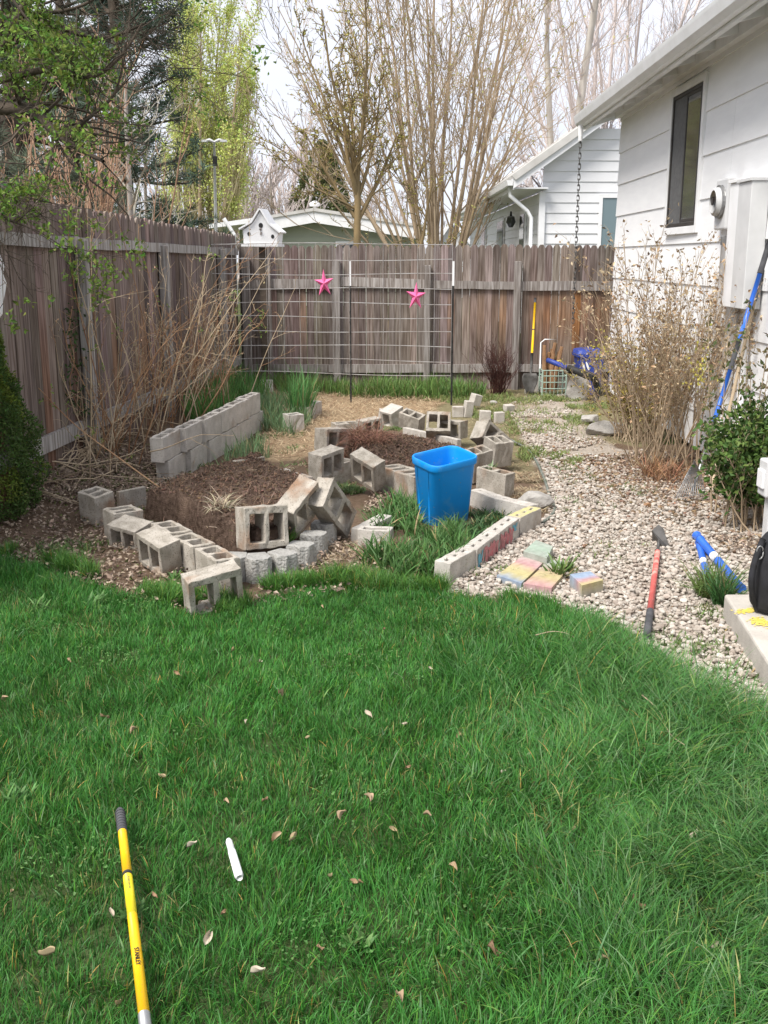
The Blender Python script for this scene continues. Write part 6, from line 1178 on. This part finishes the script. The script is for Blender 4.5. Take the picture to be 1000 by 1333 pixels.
# ---- raspberry canes along the left fence
cols_ = [M['cane'], M['canelt']]
for (ci, (px, py, nst, label)) in enumerate([(150, 600, 13, 'bare arching reddish canes at the near end of the left fence'), (215, 560, 26, 'dense bare brown canes behind the long block row at the left fence'), (265, 535, 34, 'pale tangled canes at the far end of the long block row by the fence'), (110, 590, 14, 'sparse bare canes near the evergreen, leaning over the lower fence rail')]):
    q = P(px, py, .15); t = thing('cane_shrub', label, 'shrub', (q[0], q[1], .1)); out = {}
    for k in range(nst):
        b_ = np.array([q[0] + rg.normal(0, .16), q[1] + rg.normal(0, .28), .1]); b_[0] = max(b_[0], float(fencex(b_[1])) + .14)
        d = norm(np.array([rg.normal(.10, .24), rg.normal(-.05, .26), 1])); grow(out, b_, d, rg.gamma(9, .12) * (1.15 if ci < 2 else 1), .0062, 0, [dict(K=9, wob=.05, trop=-.035, n=4, t0=.25, ang=.7, lr=.35, rr=.6, rmin=.0026, tip=.35), dict(K=5, wob=.12, trop=-.01, n=3, t0=.2, ang=.8, lr=.45, rr=.7, rmin=.002), dict(K=4, wob=.15, trop=0, n=0, t0=0, ang=.7, lr=.5, rr=.7, rmin=.0018)], rg)
    for l in out: out[l] = [(np.column_stack([np.maximum(a[:, 0], fencex(a[:, 1]) + .075), a[:, 1:]]), b) for a, b in out[l]]
    al = [x for l in out for x in out[l]]; h1 = al[::2]; h2 = al[1::2]
    polyobj('canes', [a for a, b in h1], [b for a, b in h1], M['cane'], t, n=4); polyobj('twigs', [a for a, b in h2], [b for a, b in h2], M['canelt'], t, n=4)
    pp = tips(out, [1, 2]); pp = pp[rng.random(len(pp)) < .55]; V, Fc, C = leaves(pp, .022, vary((.40, .30, .18), len(pp), .3), .5); mk('dead_leaves', V, Fc, M['dry'], t, col=C)
# a few long single canes with buds
for (pts, m_, lab) in (([(150, 600), (140, 500), (118, 420), (90, 340), (50, 280)], 'canelt', 'long single cane arching up left over the near fence post'), ([(190, 590), (170, 480), (140, 400), (112, 320), (96, 285)], 'canelt', 'long budding cane reaching the top rail beside the near fence post'), ([(225, 560), (222, 470), (206, 400), (185, 330), (168, 292)], 'cane', 'tall cane reaching the fence top left of the middle post'), ([(235, 560), (250, 470), (262, 400), (268, 340), (276, 330)], 'canelt', 'tall pale cane right of the middle fence post'), ([(250, 560), (290, 500), (318, 440), (338, 422), (350, 402)], 'cane', 'cane with green buds reaching right toward the trellis'), ([(280, 540), (262, 450), (285, 410), (306, 375), (300, 420)], 'canelt', 'hooked dead cane bending over in front of the trellis edge'), ([(215, 640), (160, 600), (100, 555), (50, 505)], 'cane', 'bare cane leaning low to the left over leaf litter')):
    ys_ = [8.0 + .25 * i for i in range(len(pts))]; q = P(*pts[0], .15); y0 = float(q[1]); pts3 = [PY(a, b, y0 + .02 * i) for i, (a, b) in enumerate(pts)]; pts3[0][2] = max(.05, pts3[0][2]); s_ = smoothpts(pts3, 5); s_[:, 0] = np.maximum(s_[:, 0], fencex(s_[:, 1]) + .08)
    t = thing('cane', lab, 'plant stem', s_[0]); side = []; pp = []
    for k in range(9): i = rng.integers(len(s_) // 3, len(s_) - 1); d = norm(rng.normal(size=3) + (0, 0, .5)); side.append((np.array([s_[i], s_[i] + d * .05, s_[i] + d * .1]), np.array([.002, .0018, .001]))); pp += [s_[i] + d * .1, s_[i] + d * .06]
    polyobj('stem', [s_] + [a for a, b in side], [np.linspace(.0065, .0025, len(s_))] + [b for a, b in side], M[m_], t, n=5); pp = np.array(pp); V, Fc, C = leaves(np.repeat(pp, 3, 0), .026, vary((.20, .28, .07), len(pp) * 3, .3), .5); mk('buds', V, Fc, M['leaf'], t, col=C)
# fallen stick heap
out = {}; q = P(95, 590, .15)
for k in range(130): a0 = rng.uniform(0, 6.28); c0 = np.array([q[0] + rng.normal(.05, .34), q[1] + rng.normal(-.2, .5), rng.uniform(.10, .32)]); grow(out, c0, (math.cos(a0), math.sin(a0), rng.normal(0, .2)), rng.uniform(.4, 1.1), .005, 0, [dict(K=7, wob=.16, trop=-.02, n=1, t0=.2, ang=.7, lr=.5, rr=.7), dict(K=5, wob=.15, trop=0, n=0, t0=0, ang=.7, lr=.5, rr=.7)], rg)
al = [x for l in out for x in out[l]]; al = [(np.column_stack([np.maximum(a[:, 0], fencex(a[:, 1]) + .08), a[:, 1], np.maximum(a[:, 2], .1)]), b) for a, b in al]
tag(polyobj('brushwood', [a for a, b in al], [b for a, b in al], M['canelt'], n=4), 'heap of tangled bare brushwood on the leaf litter by the evergreen', 'brushwood', kind='stuff')
# vine on the fence
pts3 = [np.array([fencex(y) + .05, y, z]) for y, z in ((8.15, 1.35), (8.05, 1.15), (8.12, .95), (8.0, .8), (8.1, .62), (8.3, .5))]; s_ = smoothpts(pts3, 5); t = thing('vine', 'dark green vine hanging on the left fence beside the near post', 'vine', s_[-1]); polyobj('stem', [s_], [np.full(len(s_), .004)], M['cane'], t, n=5)
pp = s_[rng.integers(0, len(s_), 260)] + rng.normal(0, .035, (260, 3)); pp[:, 0] = np.maximum(pp[:, 0], fencex(pp[:, 1]) + .03); V, Fc, C = leaves(pp, rng.uniform(.02, .04, 260), vary((.05, .10, .03), 260, .3), .6); mk('leaves', V, Fc, M['leaf'], t, col=C)
# ---- dried shrub by the house
def shrub(name, label, base, n, hts, spread, spec, m, leafn=0, leafc=None, leafs=.03, lean=(0, 0), lv=(1, 2), cat='shrub', wallclip=True, leafasp=.5, r0=.006, brad=.12, ljit=.01, lm='dry', extra=None):
    t = thing(name, label, cat, base); out = {}; base = np.array(base, float)
    for k in range(n): a0 = rg.uniform(0, 6.28); b_ = base + np.array([math.cos(a0), math.sin(a0), 0]) * brad * math.sqrt(rg.random()); grow(out, b_, norm(np.array([rg.normal(lean[0], spread), rg.normal(lean[1], spread), 1])), rg.uniform(*hts), r0 * rg.uniform(.7, 1.3), 0, spec, rg)
    if wallclip:
        for l in out: out[l] = [(np.column_stack([np.minimum(a[:, 0], wallx(a[:, 1]) - .03), a[:, 1], np.maximum(a[:, 2], .01)]), b) for a, b in out[l]]
    al = [x for l in out for x in out[l]]; polyobj('stems', [a for a, b in al], [b for a, b in al], m, t, n=4)
    if leafn:
        pp = np.concatenate([tips(out, lv, .3) for _ in range(leafn)]); pp = pp + rng.normal(0, ljit, pp.shape)
        if extra is not None: pp = pp[extra(pp)]
        if wallclip: pp[:, 0] = np.minimum(pp[:, 0], wallx(pp[:, 1]) - .02)
        cs_ = np.array(leafc)[rng.integers(0, len(leafc), len(pp))] * rng.normal(1, .22, (len(pp), 1)).clip(.4, 1.7); V, Fc, C = leaves(pp, rng.uniform(leafs * .6, leafs * 1.3, len(pp)), cs_, leafasp); mk('leaves', V, Fc, M[lm], t, col=C)
    return t
sD = [dict(K=9, wob=.035, trop=.015, n=8, t0=.25, ang=.4, lr=.34, rr=.55, rmin=.0022, tip=.35), dict(K=6, wob=.09, trop=.05, n=4, t0=.2, ang=.5, lr=.5, rr=.7, rmin=.0018), dict(K=4, wob=.12, trop=.04, n=0, t0=0, ang=.6, lr=.5, rr=.7, rmin=.0015)]
shrub('dried_shrub', 'tall dried brown shrub with withered leaves against the white house wall', (2.33, 8.6, 0), 54, (1.05, 1.85), .26, sD, M['shrubtwig'], 2, [(.40, .29, .18), (.50, .40, .26), (.24, .17, .12), (.44, .29, .18), (.56, .46, .32)], .036, lean=(-.03, .0), brad=.28, ljit=.02)
shrub('dried_shrub', 'lower sprawling twiggy shrub with yellowish leaves left of the tall dried shrub', (2.42, 10.0, 0), 64, (.45, 1.0), .36, sD, M['shrubtwig'], 2, [(.36, .30, .10), (.28, .24, .09), (.45, .36, .08), (.25, .18, .10)], .035, lean=(-.06, 0), brad=.22, ljit=.02)
q = PY(786, 458, 10.); pp = np.array([q[0], q[1], q[2]]) + rng.normal(0, 1, (70, 3)) * (.07, .12, .10)
t = thing('flowering_branch', 'cluster of small yellow blossoms on the left side of the dried shrub', 'blossom branch', (q[0], q[1], q[2] - .25)); o_ = [(np.array([(2.3, 10.1, .1), (2.25, 10.05, .5), p_]), np.array([.004, .003, .002])) for p_ in pp[:14]]; polyobj('twigs', [a for a, b in o_], [b for a, b in o_], M['shrubtwig'], t, n=4); V, Fc, C = leaves(pp, .035, vary((.55, .50, .10), len(pp), .15), .6); mk('blossoms', V, Fc, M['leaf'], t, col=C)
q = PY(910, 480, 7.6); pp = np.array([min(q[0], wallx(7.6) - .1), q[1], q[2]]) + rng.normal(0, 1, (90, 3)) * (.04, .06, .09)
t = thing('flowering_branch', 'cluster of small yellow leaves on the right side of the dried shrub, near the rake', 'blossom branch', (q[0], q[1], q[2] - .25)); o_ = [(np.array([(2.3, 8.0, .1), (2.35, 7.8, .5), p_]), np.array([.004, .003, .002])) for p_ in pp[:10]]; polyobj('twigs', [a for a, b in o_], [b for a, b in o_], M['shrubtwig'], t, n=4); V, Fc, C = leaves(pp, .03, vary((.48, .42, .10), len(pp), .2), .6); mk('blossoms', V, Fc, M['leaf'], t, col=C)
# green shrub
sG = [dict(K=7, wob=.09, trop=.03, n=6, t0=.2, ang=.6, lr=.45, rr=.55, rmin=.0025, tip=.4), dict(K=5, wob=.12, trop=.05, n=4, t0=.15, ang=.6, lr=.5, rr=.7, rmin=.002), dict(K=4, wob=.12, trop=.04, n=0, t0=0, ang=.6, lr=.5, rr=.7, rmin=.0015)]
gb = P(955, 690); shrub('green_shrub', 'bushy green leaved shrub at the right by the wall, behind the backpack', (gb[0] + .15, gb[1] + .05, 0), 42, (.42, .76), .17, sG, M['shrubtwig'], 7, [(.095, .17, .035), (.065, .13, .03), (.14, .20, .05), (.05, .10, .025)], .042, brad=.22, ljit=.022, lm='leaf', leafasp=.62)
shrub('leafy_stem', 'group of tall thin leafy stems rising above the green shrub by the rake', (gb[0] + .12, gb[1] + .35, 0), 7, (1.0, 1.45), .10, [dict(K=9, wob=.03, trop=.02, n=14, t0=.35, ang=.9, lr=.07, rr=.5, rmin=.002), dict(K=3, wob=.1, trop=.05, n=0, t0=0, ang=.5, lr=.5, rr=.5)], M['shrubtwig'], 5, [(.15, .14, .06), (.22, .17, .10), (.10, .13, .05)], .045, brad=.2, lv=(1,), lm='leaf', ljit=.012)
# dead dark shrub at the back
q = P(655, 522, 0); shrub('dead_shrub', 'small dead dark red brown shrub at the foot of the back fence', (q[0], 13.55, 0), 55, (.38, .68), .26, [dict(K=6, wob=.07, trop=.0, n=6, t0=.2, ang=.5, lr=.4, rr=.6, rmin=.002), dict(K=4, wob=.1, trop=.0, n=3, t0=.2, ang=.5, lr=.5, rr=.6, rmin=.0018), dict(K=3, wob=.1, trop=.0, n=0, t0=0, ang=.5, lr=.5, rr=.6, rmin=.0015)], M['darktwig'], 0, wallclip=False, r0=.005, brad=.09)
# reddish dead fern under the dried shrub
tuft_p = disc(2.2, 8.15, .18, .25)
tuft('dead_fern', [tuft_p], 260, .20, .007, (.30, .17, .10), 'rust brown dead leaves at the base of the tall dried shrub', lean=.5, curve=.8, m='dry', kind=None, cat='plant')
# clump by the slab, weeds, small plants
q = P(925, 775); tuft('grass_clump', [disc(q[0], q[1] - .05, .075, .10)], 520, .17, .006, (.13, .19, .05), 'yellow green grass clump beside the corner of the concrete slab', lean=.45, curve=.9, kind=None, cat='plant')
q = P(938, 792); tuft('grass_clump', [disc(q[0], q[1] - .02, .035, .05)], 170, .2, .006, (.05, .13, .035), 'dark green grass clump against the concrete slab corner', lean=.3, curve=.8, kind=None, cat='plant')
q = P(728, 752); tuft('weed', [disc(q[0], q[1], .05, .06)], 70, .12, .014, (.13, .22, .06), 'leafy green weed growing between the chalk pavers', lean=.6, curve=.5, kind=None, cat='plant')
q = P(350, 715, .1); tuft('weed', [disc(float(P(350,716,.05)[0]), float(P(350,716,.05)[1]), .13, .06)], 420, .13, .006, (.08, .20, .03), 'bright green grass growing under the block above the curved edging stones', lean=.5, curve=.7, kind=None, cat='plant', dz=.06)
q = P(640, 608, .2); tuft('weed', [disc(float(q[0]), float(q[1]), .03, .03)], 30, .07, .016, (.20, .27, .14), 'small pale weed in the top opening of the grey block beside the bin', lean=.6, curve=.6, kind=None, cat='plant', dz=.17)
q = P(100, 750, 0)
# broad leafed weeds in the lawn
k = 0
for (px, py, s, lab) in ((60, 800, .16, 'broad leaved weed in the lawn at the left below the leaf litter'), (25, 1050, .13, 'broad leaved weed in the lawn near the left edge, level with the yellow pole grip'), (130, 790, .14, 'broad leaved weed in the lawn left of the pale block on the grass'), (470, 1240, .09, 'small broad leaved weed low in the middle of the lawn'), (170, 1200, .10, 'broad leaved weed touching the yellow pole'), (230, 760, .12, 'broad leaved weed between the pale lawn block and the leaf litter')):
    s *= .62; q = P(px, py); n = 26; az = rng.uniform(0, 6.28, n); r_ = np.column_stack([np.full(n, q[0]) + rng.normal(0, s * .25, n), np.full(n, q[1]) + rng.normal(0, s * .25, n), np.full(n, .02)]); b_ = vary((.13, .25, .08), n, .15); V, Fc, C = blades(r_, rng.uniform(.5, 1, n) * s, rng.uniform(.010, .018, n), az, rng.uniform(.3, .8, n), rng.uniform(.3, .8, n), b_, b_ * 1.1, 4); tag(mk('weed', V, Fc, M['leaf'], col=C), lab, 'weed')
# dead leaves lying on the lawn
lp = []
for i, (px, py) in enumerate([(175, 952), (345, 1043), (527, 943), (597, 958), (478, 1040), (202, 1167), (145, 1188), (512, 1080), (556, 1062), (290, 1190), (270, 1222), (430, 1140), (365, 905), (302, 848), (338, 862), (455, 852), (8, 910), (137, 935), (250, 1100), (382, 1090), (361, 1090), (467, 1150), (655, 1005), (745, 1080), (786, 1250), (700, 1190), (335, 1265), (155, 1305), (295, 1045), (415, 1235), (690, 985), (600, 800), (420, 790), (500, 820), (560, 870), (650, 880), (90, 860), (232, 878), (320, 940), (400, 960), (590, 1130), (830, 1180), (905, 1090), (60, 1240), (520, 1300), (640, 1240), (930, 1230), (15, 1160), (448, 1062), (530, 1000), (480, 930), (210, 1010)]):
    q = P(px, py, .045)
    if i < 4:
        n = 7; V = []; 
        for a in range(n):
            for b_ in range(5): u = a / (n - 1); v = (b_ / 4 - .5); w_ = .5 * math.sin(math.pi * (.08 + .84 * u)) ** .8; V.append(((u - .5) * .045, v * w_ * .045, .010 * math.sin(u * 3 + i) + .016 * (abs(v) * 2) ** 1.5 * (1 + .5 * math.sin(5 * u + i * 2))))
        F_ = [(a * 5 + b_, (a + 1) * 5 + b_, (a + 1) * 5 + b_ + 1, a * 5 + b_ + 1) for a in range(n - 1) for b_ in range(4)]; m_ = mat('dead_leaf_%d' % i, [(.40, .29, .19), (.30, .19, .12), (.50, .43, .34), (.38, .30, .18)][i], rough=.85, spec=.1)
        o = mk('dead_leaf', V, F_, m_, smooth=True, org=(0, 0, 0)); lp.append(o)
    else: o = lp[i % 4].copy(); COL.objects.link(o)
    o.location = tuple(q); o.rotation_euler = (random.uniform(-.7, .7), random.uniform(-.7, .7), random.uniform(0, 6.28)); s = random.uniform(.4, .9); o.scale = (s, s, s); tag(o, 'small curled tan dead leaf lying in the lawn grass', 'leaf', 'dead leaves scattered on the lawn')
# thin dead stems over the lawn and gravel
for (pts, lab) in (([(836, 905), (858, 925), (872, 955), (892, 970)], 'thin pale dead stem curving over the lawn below the red hoe'), ([(697, 827), (720, 822), (742, 826), (756, 838)], 'thin brown twig lying at the lawn edge below the chalk pavers'), ([(915, 860), (945, 885), (985, 905)], 'dark stick lying on the gravel along the concrete slab')):
    s_ = smoothpts([P(a, b, .09 if 'lawn' in lab else .03) for a, b in pts], 4); tag(polyobj('twig', [s_], [np.linspace(.0028, .0015, len(s_))], M['canelt'] if 'slab' not in lab else M['barkd'], n=5), lab, 'twig')
bpy.context.view_layer.update()
